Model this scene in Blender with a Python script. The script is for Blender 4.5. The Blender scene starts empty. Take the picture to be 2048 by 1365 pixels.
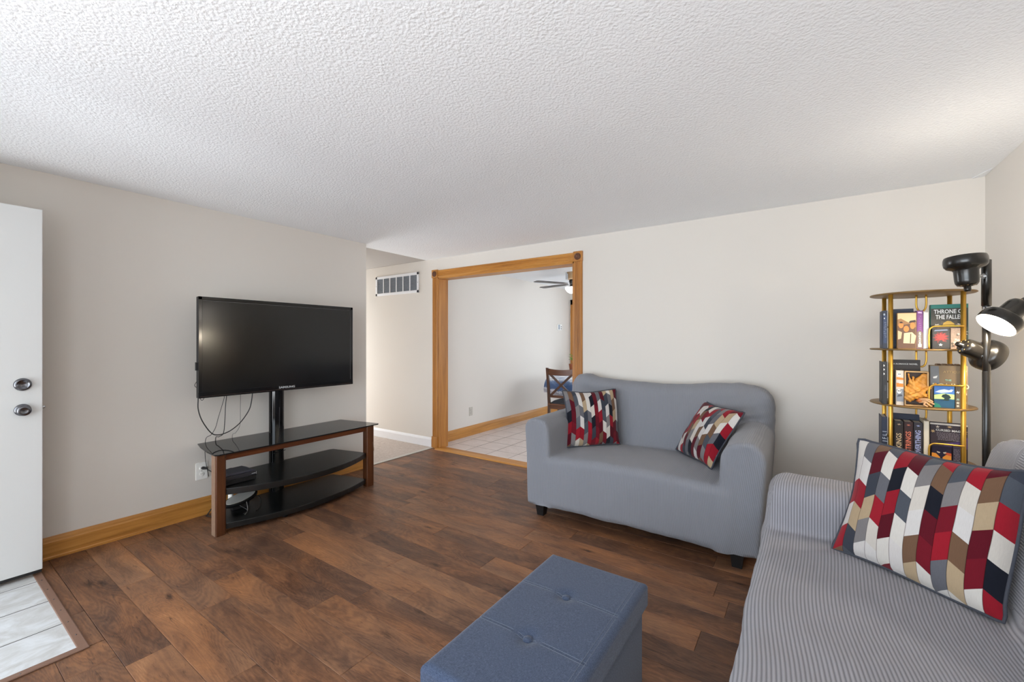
import bpy, bmesh, math, random
import numpy as np
from mathutils import Vector, Matrix, Euler

random.seed(7)
S = bpy.context.scene
COL = S.collection
PI = math.pi

# ------------------------------------------------------------------ camera
cam = bpy.data.cameras.new('camera')
cam.sensor_width = 36.0
cam.lens = 850 / 2048 * 36.0
cam.clip_start = 0.02
camo = bpy.data.objects.new('camera', cam)
COL.objects.link(camo)
camo.location = (0, 0, 1.38)
camo.rotation_euler = (PI / 2, 0, math.radians(34.4))
S.camera = camo

# ------------------------------------------------------------------ exposure, world, lights
S.view_settings.view_transform = 'Standard'
S.view_settings.look = 'None'
S.view_settings.gamma = 1.0
S.view_settings.exposure = 0.25
S.view_settings.use_curve_mapping = False
S.cycles.use_denoising = True
S.cycles.max_bounces = 12
S.cycles.diffuse_bounces = 7
S.cycles.sample_clamp_indirect = 8.0

W = bpy.data.worlds.new('daylight')
S.world = W
W.use_nodes = True
bg = W.node_tree.nodes['Background']
bg.inputs[0].default_value = (0.80, 0.90, 1.0, 1)
bg.inputs[1].default_value = 4.6


def area(name, loc, rot, sx, sy, energy, color):
    l = bpy.data.lights.new(name, 'AREA')
    l.shape = 'RECTANGLE'
    l.size, l.size_y, l.energy, l.color = sx, sy, energy, color
    o = bpy.data.objects.new(name, l)
    o.location, o.rotation_euler = loc, rot
    COL.objects.link(o)
    return o


def point(name, loc, energy, color, radius=0.05):
    l = bpy.data.lights.new(name, 'POINT')
    l.energy, l.color, l.shadow_soft_size = energy, color, radius
    o = bpy.data.objects.new(name, l)
    o.location = loc
    COL.objects.link(o)
    return o


# daylight through the front windows and open door (sky, and an added uplight that brightens the deep ceiling), the hall and the dining room
area('front_sky', (-1.2, -6.0, 2.2), (PI / 2, 0, 0), 10.0, 4.0, 330, (0.80, 0.91, 1.0))
area('added_uplight', (-1.0, -3.9, -0.5), (math.radians(160), 0, 0), 6.0, 4.6, 560, (1.0, 0.985, 0.965))
area('hall_daylight', (-7.0, 3.47, 0.95), (PI / 2, 0, -PI / 2), 0.9, 1.5, 27, (1.0, 0.99, 0.98))
area('dining_window_daylight', (1.6, 6.0, 1.3), (PI / 2, 0, PI / 2), 2.6, 1.6, 30, (0.95, 0.97, 1.0))


# ------------------------------------------------------------------ node helpers
def lin(c):
    return tuple((x / 12.92 if x <= 0.04045 else ((x + 0.055) / 1.055) ** 2.4) for x in [v / 255 for v in c])


class NT:
    def __init__(self, name):
        self.m = bpy.data.materials.new(name)
        self.m.use_nodes = True
        self.t = self.m.node_tree
        self.p = self.t.nodes['Principled BSDF']

    def n(self, typ, **kw):
        nd = self.t.nodes.new(typ)
        for k, v in kw.items():
            if k.startswith('i_'):
                key = k[2:]
                key = int(key) if key.isdigit() else key.replace('_', ' ')
                nd.inputs[key].default_value = v
            else:
                setattr(nd, k, v)
        return nd

    def l(self, a, b):
        self.t.links.new(a, b)

    def math(self, op, a, b=None, c=None):
        nd = self.t.nodes.new('ShaderNodeMath')
        nd.operation = op
        for i, v in enumerate((a, b, c)):
            if v is None:
                continue
            if isinstance(v, (int, float)):
                nd.inputs[i].default_value = v
            else:
                self.l(v, nd.inputs[i])
        return nd.outputs[0]

    def ramp(self, fac, stops, interp='LINEAR'):
        nd = self.t.nodes.new('ShaderNodeValToRGB')
        cr = nd.color_ramp
        cr.interpolation = interp
        while len(cr.elements) < len(stops):
            cr.elements.new(0.5)
        for e, (pos, c) in zip(cr.elements, stops):
            e.position = pos
            e.color = (*c, 1) if len(c) == 3 else c
        self.l(fac, nd.inputs[0])
        return nd.outputs[0]

    def mix(self, fac, a, b, blend='MIX'):
        nd = self.t.nodes.new('ShaderNodeMix')
        nd.data_type = 'RGBA'
        nd.blend_type = blend
        for sock, v in ((nd.inputs[0], fac), (nd.inputs[6], a), (nd.inputs[7], b)):
            if isinstance(v, (int, float)):
                sock.default_value = v
            elif isinstance(v, tuple):
                sock.default_value = (*v, 1) if len(v) == 3 else v
            else:
                self.l(v, sock)
        return nd.outputs[2]

    def noise(self, vec, scale, detail=3, rough=0.55, dist=0.0):
        nd = self.n('ShaderNodeTexNoise')
        nd.inputs['Scale'].default_value = scale
        nd.inputs['Detail'].default_value = detail
        nd.inputs['Roughness'].default_value = rough
        nd.inputs['Distortion'].default_value = dist
        if vec is not None:
            self.l(vec, nd.inputs['Vector'])
        return nd.outputs[0]

    def mapping(self, vec, scale=(1, 1, 1), loc=None):
        nd = self.n('ShaderNodeMapping')
        nd.inputs['Scale'].default_value = scale
        self.l(vec, nd.inputs['Vector'])
        if loc is not None:
            self.l(loc, nd.inputs['Location'])
        return nd.outputs[0]

    def bump(self, h, strength, dist):
        nd = self.n('ShaderNodeBump')
        nd.inputs['Strength'].default_value = strength
        nd.inputs['Distance'].default_value = dist
        self.l(h, nd.inputs['Height'])
        self.l(nd.outputs[0], self.p.inputs['Normal'])

    def base(self, c):
        if isinstance(c, tuple):
            self.p.inputs['Base Color'].default_value = (*c, 1)
        else:
            self.l(c, self.p.inputs['Base Color'])

    def set(self, rough=None, metal=None, spec=None, coat=None):
        if rough is not None:
            self.p.inputs['Roughness'].default_value = rough
        if metal is not None:
            self.p.inputs['Metallic'].default_value = metal
        if spec is not None:
            self.p.inputs['Specular IOR Level'].default_value = spec
        if coat is not None:
            self.p.inputs['Coat Weight'].default_value = coat
            self.p.inputs['Coat Roughness'].default_value = 0.15


def plain(name, rgb, rough=0.5, metal=0.0, spec=0.5, var=0.08, vscale=6.0, bump=None, coat=None):
    """flat coloured surface with a little procedural variation"""
    k = NT(name)
    tc = k.n('ShaderNodeTexCoord').outputs['Object']
    c = lin(rgb)
    f = k.noise(tc, vscale, 3)
    k.base(k.mix(f, tuple(x * (1 - var) for x in c), tuple(min(1, x * (1 + var)) for x in c)))
    k.set(rough, metal, spec, coat)
    if bump:
        k.bump(k.noise(tc, bump[0], 2), bump[1], bump[2])
    return k.m


def emit(name, rgb, strength):
    k = NT(name)
    k.base((0.8, 0.8, 0.8))
    k.p.inputs['Emission Color'].default_value = (*rgb, 1)
    k.p.inputs['Emission Strength'].default_value = strength
    return k.m


def oak(name, dark, mid, light, axis, rough=0.4, fine=1.0):
    k = NT(name)
    tc = k.n('ShaderNodeTexCoord').outputs['Object']
    sc = [38 * fine] * 3
    sc[axis] = 1.6
    v = k.mapping(tc, tuple(sc))
    a = k.noise(v, 1.0, 5, 0.65, 0.6)
    sc2 = [5] * 3
    sc2[axis] = 0.6
    b = k.noise(k.mapping(tc, tuple(sc2)), 1.0, 3, 0.5, 0.4)
    f = k.math('ADD', k.math('MULTIPLY', a, 0.65), k.math('MULTIPLY', b, 0.35))
    k.base(k.ramp(f, [(0.30, lin(dark)), (0.5, lin(mid)), (0.70, lin(light))]))
    k.set(rough)
    k.bump(a, 0.15, 0.0015)
    return k.m


MAT = {}
MAT['wall'] = plain('wall_paint', (216, 210, 202), 0.75, var=0.012, vscale=1.2, bump=(220, 0.06, 0.001))
MAT['hall_ceiling'] = plain('hall_ceiling_shaded_paint', (176, 170, 164), 0.8, var=0.015)  # beige paint with the shade of the unlit hall put into the colour
MAT['white_trim'] = plain('white_gloss_trim', (232, 233, 236), 0.35, var=0.01)
MAT['door'] = plain('white_door_paint', (214, 215, 214), 0.42, var=0.012, vscale=2, bump=(60, 0.03, 0.001))
MAT['oak_x'] = oak('oak_along_x', (142, 88, 30), (182, 122, 50), (204, 148, 74), 0)
MAT['oak_y'] = oak('oak_along_y', (150, 98, 40), (190, 132, 62), (208, 154, 84), 1)
MAT['oak_z'] = oak('oak_along_z', (136, 84, 28), (174, 114, 46), (196, 138, 66), 2)
MAT['oak_carved'] = plain('oak_carved_dark', (96, 54, 24), 0.5)
MAT['cherry_y'] = oak('cherry_along_y', (58, 27, 11), (88, 44, 19), (112, 62, 30), 1, 0.3)
MAT['cherry_z'] = oak('cherry_along_z', (54, 28, 14), (82, 46, 24), (106, 64, 36), 2, 0.3)
MAT['cherry_worn'] = plain('worn_leg_edge', (132, 104, 84), 0.6, var=0.3, vscale=40)
MAT['dark_wood'] = oak('dark_brown_chair_wood', (44, 28, 20), (72, 46, 32), (98, 62, 42), 2, 0.35)
MAT['dark_wood_x'] = oak('brown_chair_rail_wood', (62, 34, 18), (92, 54, 32), (120, 74, 46), 0, 0.35)
MAT['black_gloss'] = plain('gloss_black', (12, 12, 13), 0.12, var=0.0)
MAT['black_satin'] = plain('satin_black', (18, 18, 19), 0.38, var=0.05)
MAT['black_matte'] = plain('matte_black_plastic', (22, 22, 24), 0.55, var=0.05)
MAT['black_shelf'] = plain('black_painted_shelf', (17, 18, 18), 0.30, var=0.08, vscale=14)
MAT['cord'] = plain('dark_cord_rubber', (34, 31, 30), 0.5, var=0.05)
MAT['cord_grey'] = plain('grey_cord_rubber', (120, 116, 112), 0.5, var=0.05)
MAT['chrome'] = plain('chrome', (205, 207, 210), 0.14, 1.0, var=0.02)
MAT['nickel'] = plain('satin_nickel', (112, 112, 116), 0.26, 1.0, var=0.04)
MAT['brass'] = plain('brushed_brass', (214, 166, 70), 0.34, 0.75, var=0.05, vscale=30)
MAT['brass_shelf'] = plain('bronze_shelf_enamel', (134, 106, 66), 0.42, 0.5, var=0.06)
MAT['plastic_white'] = plain('white_plastic', (240, 239, 234), 0.4, var=0.02)
MAT['plastic_beige'] = plain('almond_plastic', (188, 182, 172), 0.45, var=0.03)
MAT['vent_white'] = plain('vent_white_enamel', (226, 227, 230), 0.4, var=0.02)
MAT['vent_dark'] = plain('vent_louvre_grey', (158, 166, 176), 0.55, var=0.12, vscale=20)
MAT['paper'] = plain('page_block_paper', (226, 216, 198), 0.8, var=0.06, vscale=120)
MAT['paper_grey'] = plain('page_block_paper_white', (218, 214, 210), 0.8, var=0.05, vscale=120)


# popcorn ceiling
k = NT('popcorn_ceiling')
tc = k.n('ShaderNodeTexCoord').outputs['Object']
n1 = k.noise(tc, 75, 3, 0.6, 0.2)
vo = k.n('ShaderNodeTexVoronoi', feature='SMOOTH_F1')
vo.inputs['Scale'].default_value = 85
k.l(tc, vo.inputs['Vector'])
h = k.math('SUBTRACT', k.math('MULTIPLY', n1, 1.3), k.math('MULTIPLY', vo.outputs['Distance'], 0.8))
k.base(k.mix(k.noise(tc, 0.8, 2), lin((235, 237, 239)), lin((242, 244, 246))))
k.set(0.9, spec=0.2)
k.bump(h, 0.36, 0.008)
MAT['popcorn'] = k.m

# carpet
k = NT('beige_carpet')
tc = k.n('ShaderNodeTexCoord').outputs['Object']
f = k.noise(tc, 26, 7, 0.75)
k.base(k.ramp(f, [(0.3, lin((176, 162, 151))), (0.5, lin((194, 181, 171))), (0.7, lin((208, 197, 188)))]))
k.set(1.0, spec=0.1)
k.bump(k.noise(tc, 300, 2), 0.6, 0.006)
MAT['carpet'] = k.m

# rustic vinyl planks: strong tonal patches inside each plank, fine grain along X, knots
k = NT('rustic_plank_vinyl')
tc = k.n('ShaderNodeTexCoord').outputs['Object']
oi = k.n('ShaderNodeObjectInfo')
rnd = oi.outputs['Random']
off = k.n('ShaderNodeCombineXYZ')
k.l(k.math('MULTIPLY', rnd, 37.0), off.inputs[0])
k.l(k.math('MULTIPLY', rnd, 91.0), off.inputs[1])
k.l(k.math('MULTIPLY', rnd, 13.0), off.inputs[2])
offv = off.outputs[0]
big = k.noise(k.mapping(tc, (2.4, 7.5, 1), offv), 1.0, 5, 0.64, 0.7)
grain = k.noise(k.mapping(tc, (9, 260, 1), offv), 1.0, 4, 0.75, 0.8)
curl = k.noise(k.mapping(tc, (14, 52, 1), offv), 1.0, 6, 0.78, 1.8)
field = k.noise(k.mapping(tc, (1.1, 6.0, 1), offv), 1.0, 2, 0.45, 0.5)
rings = k.math('ADD', k.math('MULTIPLY', k.math('SINE', k.math('MULTIPLY', field, 190.0)), 0.5), 0.5)
f = k.math('ADD', k.math('MULTIPLY', big, 0.50), k.math('MULTIPLY', grain, 0.22))
f = k.math('ADD', f, k.math('MULTIPLY', curl, 0.24))
f = k.math('ADD', f, k.math('MULTIPLY', k.math('SUBTRACT', rings, 0.5), 0.05))
f = k.math('ADD', f, k.math('MULTIPLY', k.math('SUBTRACT', rnd, 0.5), 0.15))
base = k.ramp(f, [(0.33, lin((76, 52, 40))), (0.43, lin((103, 72, 53))), (0.51, lin((126, 89, 64))), (0.60, lin((146, 104, 73))), (0.72, lin((176, 132, 95)))])
vo = k.n('ShaderNodeTexVoronoi', feature='F1')
vo.inputs['Scale'].default_value = 1.0
k.l(k.mapping(tc, (2.6, 8.0, 1), offv), vo.inputs['Vector'])
kd = k.math('ADD', vo.outputs['Distance'], k.math('MULTIPLY', k.math('SUBTRACT', curl, 0.5), 0.30))
knot = k.ramp(kd, [(0.04, (0.08, 0.08, 0.09)), (0.085, (0.50, 0.47, 0.46)), (0.17, (1, 1, 1))])
base = k.mix(1.0, base, k.mix(0.85, (1, 1, 1), knot), 'MULTIPLY')
crack = k.ramp(k.noise(k.mapping(tc, (7, 80, 1), offv), 1.0, 5, 0.7, 1.4), [(0.33, (0.26, 0.24, 0.24)), (0.40, (1, 1, 1))])
base = k.mix(0.8, base, crack, 'MULTIPLY')
hue = k.noise(k.mapping(tc, (1.6, 4.0, 1), offv), 1.0, 2, 0.5, 0.4)
base = k.mix(1.0, base, k.ramp(hue, [(0.38, (0.97, 1.0, 1.05)), (0.62, (1.10, 1.0, 0.88))]), 'MULTIPLY')
k.base(base)
k.l(k.ramp(grain, [(0.3, (0.40, 0.40, 0.40)), (0.7, (0.54, 0.54, 0.54))]), k.p.inputs['Roughness'])
k.set(spec=0.40)
k.bump(k.math('ADD', grain, curl), 0.25, 0.0015)
MAT['plank'] = k.m
MAT['plank_gap'] = plain('dark_plank_joint', (64, 46, 36), 0.8)


def tile_mat(name, c0, c1, c2, scale, rough):
    k = NT(name)
    tc = k.n('ShaderNodeTexCoord').outputs['Object']
    rnd = k.n('ShaderNodeObjectInfo').outputs['Random']
    off = k.n('ShaderNodeCombineXYZ')
    k.l(k.math('MULTIPLY', rnd, 50.0), off.inputs[0])
    k.l(k.math('MULTIPLY', rnd, 23.0), off.inputs[1])
    f = k.noise(k.mapping(tc, scale, off.outputs[0]), 1.0, 6, 0.68, 1.4)
    k.base(k.ramp(f, [(0.3, lin(c0)), (0.5, lin(c1)), (0.68, lin(c2))]))
    k.set(rough)
    k.bump(f, 0.08, 0.002)
    return k.m


MAT['tile_pink'] = tile_mat('dining_ceramic_tile', (206, 192, 184), (216, 203, 196), (224, 212, 206), (3, 3, 3), 0.4)
MAT['grout_pink'] = plain('dining_grout', (116, 101, 95), 0.9)
MAT['tile_grey'] = tile_mat('entry_stone_tile', (176, 174, 170), (194, 194, 193), (210, 212, 214), (9, 5, 5), 0.45)
MAT['grout_grey'] = plain('entry_grout', (70, 66, 62), 0.9)
MAT['edge_strip'] = plain('brown_edging_strip', (122, 92, 76), 0.45, var=0.06)


# ribbed stretch fabric; "rib" is stored on the mesh in metres across the ribs
def rib_fabric(name, hi, lo, pitch, contrast, bstr):
    k = NT(name)
    at = k.n('ShaderNodeAttribute', attribute_name='rib')
    tc = k.n('ShaderNodeTexCoord').outputs['Object']
    w = k.math('SINE', k.math('MULTIPLY', at.outputs['Fac'], 2 * PI / pitch))
    w = k.math('ADD', k.math('MULTIPLY', w, 0.5), 0.5)
    wide = k.math('POWER', w, 0.55)
    weave = k.noise(tc, 420, 2, 0.7)
    soft = k.noise(tc, 2.5, 3)
    col = k.mix(k.math('MULTIPLY', k.math('SUBTRACT', 1.0, wide), contrast), lin(hi), lin(lo))
    col = k.mix(k.math('MULTIPLY', weave, 0.22), col, lin(lo))
    col = k.mix(k.math('MULTIPLY', soft, 0.12), col, tuple(x * 0.8 for x in lin(hi)))
    k.base(col)
    k.set(0.95, spec=0.15)
    k.p.inputs['Sheen Weight'].default_value = 0.15
    k.bump(k.math('ADD', wide, k.math('MULTIPLY', weave, 0.3)), bstr, 0.004)
    return k.m


MAT['rib_love'] = rib_fabric('ribbed_grey_slipcover_fine', (140, 141, 147), (82, 84, 91), 0.0115, 0.34, 0.25)
MAT['rib_sofa'] = rib_fabric('ribbed_grey_slipcover_wide', (163, 161, 166), (84, 83, 90), 0.0112, 0.75, 0.45)

# heathered blue-grey linen of the storage bench
k = NT('slate_blue_linen')
tc = k.n('ShaderNodeTexCoord').outputs['Object']
a = k.noise(k.mapping(tc, (700, 120, 300)), 1.0, 2, 0.6)
b = k.noise(k.mapping(tc, (120, 700, 300)), 1.0, 2, 0.6)
f = k.math('MULTIPLY', k.math('ADD', a, b), 0.5)
k.base(k.ramp(f, [(0.35, lin((44, 54, 74))), (0.5, lin((61, 72, 94))), (0.66, lin((80, 91, 113)))]))
k.set(0.9, spec=0.2)
k.p.inputs['Sheen Weight'].default_value = 0.2
k.bump(f, 0.25, 0.001)
MAT['linen'] = k.m
MAT['linen_thread'] = plain('slate_thread', (112, 120, 134), 0.8)


# woven chevron pillow print
def chevron(name, ncol, nrow, seed, slant=0.27):
    k = NT(name)
    uv = k.n('ShaderNodeTexCoord').outputs['UV']
    sp = k.n('ShaderNodeSeparateXYZ')
    k.l(uv, sp.inputs[0])
    u = k.math('MULTIPLY', sp.outputs[0], ncol)
    v = k.math('MULTIPLY', sp.outputs[1], nrow)
    c = k.math('FLOOR', u)
    fr = k.math('FRACT', u)
    odd = k.math('MODULO', c, 2.0)
    sg = k.math('SUBTRACT', k.math('MULTIPLY', odd, 2.0), 1.0)
    sh = k.math('MULTIPLY', k.math('SUBTRACT', k.math('MULTIPLY', fr, sg), k.math('MULTIPLY', odd, 1.0)), slant * 1.0)
    pairoff = k.math('MULTIPLY', k.math('MODULO', k.math('FLOOR', k.math('MULTIPLY', c, 0.5)), 2.0), 0.5)
    vv = k.math('ADD', k.math('ADD', v, sh), pairoff)
    r = k.math('FLOOR', vv)
    cb = k.n('ShaderNodeCombineXYZ')
    k.l(c, cb.inputs[0])
    k.l(r, cb.inputs[1])
    cb.inputs[2].default_value = seed
    wn = k.n('ShaderNodeTexWhiteNoise', noise_dimensions='3D')
    k.l(cb.outputs[0], wn.inputs['Vector'])
    pal = [(206, 200, 196), (112, 20, 34), (76, 80, 88), (176, 154, 124), (84, 14, 28), (24, 26, 36), (208, 203, 199), (150, 26, 40), (124, 120, 120), (210, 204, 196), (92, 16, 30), (58, 62, 72), (112, 84, 64), (142, 24, 38), (204, 196, 186), (100, 100, 106)]
    n_ = len(pal)
    ix = k.math('ADD', k.math('MULTIPLY', c, 5.0), k.math('MULTIPLY', r, 9.0))
    ix = k.math('ADD', ix, k.math('FLOOR', k.math('MULTIPLY', wn.outputs['Value'], 3.0)))
    ix = k.math('ADD', ix, 160.0 + seed)
    ix = k.math('DIVIDE', k.math('ADD', k.math('MODULO', ix, float(n_)), 0.5), float(n_))
    col = k.ramp(ix, [(i / n_, lin(p)) for i, p in enumerate(pal)], 'CONSTANT')
    tc = k.n('ShaderNodeTexCoord').outputs['Object']
    streak = k.noise(k.mapping(uv, (260, 20, 1)), 1.0, 3, 0.7)
    col = k.mix(k.math('MULTIPLY', streak, 0.38), col, k.mix(1.0, col, (0.35, 0.33, 0.33), 'MULTIPLY'))
    ed = k.math('MINIMUM', fr, k.math('SUBTRACT', 1.0, fr))
    k.base(k.mix(k.math('LESS_THAN', ed, 0.025), col, k.mix(1.0, col, (0.45, 0.42, 0.42), 'MULTIPLY')))
    k.set(0.9, spec=0.15)
    k.p.inputs['Sheen Weight'].default_value = 0.1
    k.bump(k.noise(tc, 500, 2), 0.3, 0.001)
    return k.m


MAT['pillow_back'] = plain('taupe_pillow_back', (112, 104, 98), 0.9, var=0.1, vscale=60, bump=(400, 0.3, 0.001))
MAT['piping'] = plain('charcoal_piping', (62, 64, 72), 0.9, var=0.15, vscale=80, bump=(500, 0.4, 0.001))
MAT['screen'] = plain('tv_screen_glass', (14, 15, 15), 0.16, var=0.0, spec=0.55)
MAT['glass_black'] = plain('black_tempered_glass', (24, 26, 27), 0.04, var=0.0, spec=0.16)
MAT['lamp_black'] = plain('lamp_black_enamel', (26, 23, 19), 0.26, var=0.03, spec=0.6)
MAT['lamp_inner'] = plain('lamp_inner_white', (240, 236, 226), 0.5, var=0.0)
MAT['bulb_on'] = emit('bulb_lit', (1.0, 0.92, 0.80), 6.0)
MAT['bulb_dim'] = emit('bulb_lit_hidden', (1.0, 0.86, 0.66), 6.0)
MAT['fan_bowl'] = emit('fan_light_bowl', (1.0, 0.97, 0.92), 4.0)
MAT['fan_wood'] = oak('fan_housing_wood', (140, 110, 78), (170, 140, 104), (190, 160, 124), 2)
MAT['leaf'] = plain('plant_leaf', (112, 150, 62), 0.5, var=0.25, vscale=30)
MAT['terracotta'] = plain('terracotta', (160, 92, 60), 0.8)


# ------------------------------------------------------------------ mesh helpers
class MB:
    """collects primitives into one mesh with several material slots"""

    def __init__(self):
        self.v, self.f, self.mi = [], [], []
        self.sm = []

    def add(self, verts, faces, mi=0, smooth=False):
        o = len(self.v)
        self.v += [tuple(p) for p in verts]
        self.f += [tuple(i + o for i in f) for f in faces]
        self.mi += [mi] * len(faces)
        self.sm += [smooth] * len(faces)
        return self

    def box(self, lo, hi, mi=0, bev=0.0, mat=None):
        bm = bmesh.new()
        bmesh.ops.create_cube(bm, size=1.0)
        c = [(a + b) / 2 for a, b in zip(lo, hi)]
        s = [max(1e-5, abs(b - a)) for a, b in zip(lo, hi)]
        for v in bm.verts:
            v.co = Vector((v.co.x * s[0] + c[0], v.co.y * s[1] + c[1], v.co.z * s[2] + c[2]))
        if bev > 0:
            bev = min(bev, min(s) * 0.45)
            bmesh.ops.bevel(bm, geom=list(bm.edges), offset=bev, segments=2, profile=0.5, affect='EDGES')
        if mat is not None:
            bm.transform(mat)
        bm.verts.index_update()
        self.add([v.co[:] for v in bm.verts], [[v.index for v in f.verts] for f in bm.faces], mi, False)
        bm.free()
        return self

    def prism(self, pts, lo, hi, axis=2, mi=0, bev=0.0):
        """extrude a 2-D polygon (counter-clockwise) along axis from lo to hi"""
        n = len(pts)

        def P(a, b, c):
            return {2: (a, b, c), 1: (a, c, b), 0: (c, a, b)}[axis]
        vs = [P(a, b, lo) for a, b in pts] + [P(a, b, hi) for a, b in pts]
        fs = [tuple(range(n))[::-1], tuple(range(n, 2 * n))] + [(i, (i + 1) % n, n + (i + 1) % n, n + i) for i in range(n)]
        bm = bmesh.new()
        bv = [bm.verts.new(v) for v in vs]
        for f in fs:
            bm.faces.new([bv[i] for i in f])
        bmesh.ops.recalc_face_normals(bm, faces=list(bm.faces))
        if bev > 0:
            bmesh.ops.bevel(bm, geom=list(bm.edges), offset=bev, segments=2, profile=0.5, affect='EDGES', clamp_overlap=True)
        bm.verts.index_update()
        self.add([v.co[:] for v in bm.verts], [[v.index for v in f.verts] for f in bm.faces], mi, False)
        bm.free()
        return self

    def lathe(self, prof, seg=24, mat=None, mi=0, smooth=True):
        """prof: list of (r, z); revolves about z"""
        vs, fs = [], []
        for r, z in prof:
            for i in range(seg):
                a = 2 * PI * i / seg
                vs.append(Vector((r * math.cos(a), r * math.sin(a), z)))
        for j in range(len(prof) - 1):
            for i in range(seg):
                a, b = j * seg + i, j * seg + (i + 1) % seg
                fs.append((a, b, b + seg, a + seg))
        if prof[0][0] > 1e-6:
            fs.append(tuple(range(seg))[::-1])
        if prof[-1][0] > 1e-6:
            fs.append(tuple(range((len(prof) - 1) * seg, len(prof) * seg)))
        if mat is not None:
            vs = [mat @ v for v in vs]
        self.add([v[:] for v in vs], fs, mi, smooth)
        return self

    def cyl(self, a, b, r, seg=16, mi=0, r2=None):
        a, b = Vector(a), Vector(b)
        d = b - a
        m = Matrix.Translation(a) @ d.to_track_quat('Z', 'Y').to_matrix().to_4x4()
        L = d.length
        r2 = r if r2 is None else r2
        vs, fs = [], []
        for rr, z in ((r, 0), (r2, L)):
            for i in range(seg):
                t = 2 * PI * i / seg
                vs.append(m @ Vector((rr * math.cos(t), rr * math.sin(t), z)))
        o = len(self.v)
        self.add([v[:] for v in vs], [(i, (i + 1) % seg, seg + (i + 1) % seg, seg + i) for i in range(seg)], mi, True)
        self.add([v[:] for v in vs], [tuple(range(seg))[::-1], tuple(range(seg, 2 * seg))], mi, False)
        return self

    def tube(self, pts, r, seg=8, sub=6, mi=0, closed=False):
        P = [Vector(p) for p in pts]
        out = []
        n = len(P)
        rng = range(n if closed else n - 1)
        for i in rng:
            p1, p2 = P[i], P[(i + 1) % n]
            p0 = P[i - 1] if (i > 0 or closed) else p1 * 2 - p2
            p3 = P[(i + 2) % n] if (i + 2 < n or closed) else p2 * 2 - p1
            for j in range(sub):
                t = j / sub
                out.append(0.5 * ((2 * p1) + (p2 - p0) * t + (2 * p0 - 5 * p1 + 4 * p2 - p3) * t * t + (3 * p1 - p0 - 3 * p2 + p3) * t ** 3))
        if not closed:
            out.append(P[-1])
        m = len(out)
        vs, fs = [], []
        up = Vector((0, 0, 1))
        prev = None
        for i, p in enumerate(out):
            t = (out[(i + 1) % m] - out[i - 1]) if closed else (out[min(i + 1, m - 1)] - out[max(i - 1, 0)])
            t = t.normalized() if t.length > 1e-9 else Vector((0, 0, 1))
            if prev is None:
                s = t.cross(up)
                if s.length < 1e-3:
                    s = t.cross(Vector((1, 0, 0)))
                s.normalize()
            else:
                s = (prev - t * prev.dot(t)).normalized()
            prev = s
            b = t.cross(s)
            for q in range(seg):
                a = 2 * PI * q / seg
                vs.append(p + (s * math.cos(a) + b * math.sin(a)) * r)
        last = m if closed else m - 1
        for i in range(last):
            for q in range(seg):
                a, b2 = i * seg + q, i * seg + (q + 1) % seg
                c, d = ((i + 1) % m) * seg + (q + 1) % seg, ((i + 1) % m) * seg + q
                fs.append((a, b2, c, d))
        if not closed:
            fs.append(tuple(range(seg))[::-1])
            fs.append(tuple(range((m - 1) * seg, m * seg)))
        self.add([v[:] for v in vs], fs, mi, True)
        return self

    def mesh(self, name, mats):
        me = bpy.data.meshes.new(name)
        me.from_pydata(self.v, [], self.f)
        for m in (mats if isinstance(mats, (list, tuple)) else [mats]):
            me.materials.append(MAT[m] if isinstance(m, str) else m)
        me.polygons.foreach_set('material_index', self.mi)
        me.polygons.foreach_set('use_smooth', self.sm)
        me.update()
        return me

    def obj(self, name, mats, parent=None, loc=None, rot=None):
        return link(name, self.mesh(name, mats), parent, loc, rot)


def link(name, data, parent=None, loc=None, rot=None):
    o = bpy.data.objects.new(name, data)
    COL.objects.link(o)
    if parent is not None:
        o.parent = parent
    if loc is not None:
        o.location = loc
    if rot is not None:
        o.rotation_euler = rot
    return o


def thing(name, label, cat, loc=(0, 0, 0), rotz=0.0, group=None):
    o = bpy.data.objects.new(name, None)
    o.empty_display_size = 0.05
    COL.objects.link(o)
    o.location = loc
    o.rotation_euler = (0, 0, rotz)
    o['label'], o['category'] = label, cat
    if group:
        o['group'] = group
    return o


def tag(o, label, cat, group=None):
    o['label'], o['category'] = label, cat
    if group:
        o['group'] = group
    return o


def struct(o):
    o['kind'] = 'structure'
    return o


# ------------------------------------------------------------------ room dimensions
XL, XR, YB, YF, ZC = -3.936, 0.965, 3.967, -0.45, 2.44
WT = 0.15
OX0, OX1, OZ = -3.862, -1.938, 2.195      # opening to the dining room
DXL, DYB = -4.02, 8.0                       # dining room left wall and far wall
HX = -7.2                                   # hall end
HY = 2.93                                   # end of the living room's left wall

# walls
struct(MB().box((XL - WT, YF - WT, 0), (XL, HY, ZC)).obj('wall_left', 'wall'))
struct(MB().box((XR, -1.9, 0), (XR + WT, YB + WT, ZC)).obj('wall_right', 'wall'))
mb = MB()
mb.box((HX, YB, 0), (OX0, YB + WT, ZC))
mb.box((OX1, YB, 0), (XR, YB + WT, ZC))
mb.box((OX0, YB, OZ), (OX1, YB + WT, ZC))
struct(mb.obj('wall_back', 'wall'))
mb = MB()
YW = -1.75                                  # unseen window bay, added behind the camera to even the daylight
mb.box((XL, YF - WT, 2.17), (-2.5, YF, ZC))
mb.box((XL, YF - WT, 0), (-3.70, YF, 2.17))
mb.box((-2.78, YF - WT, 0), (-2.5, YF, 2.17))
mb.box((-2.65, YW - WT, 0), (-2.5, YF - WT, ZC))
mb.box((-2.5, YW - WT, 2.25), (XR, YW, ZC))
mb.box((-2.5, YW - WT, 0), (XR, YW, 0.35))
mb.box((-2.5, YW - WT, 0.35), (-2.4, YW, 2.25))
mb.box((0.86, YW - WT, 0.35), (XR, YW, 2.25))
struct(mb.obj('wall_front', 'wall'))
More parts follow.
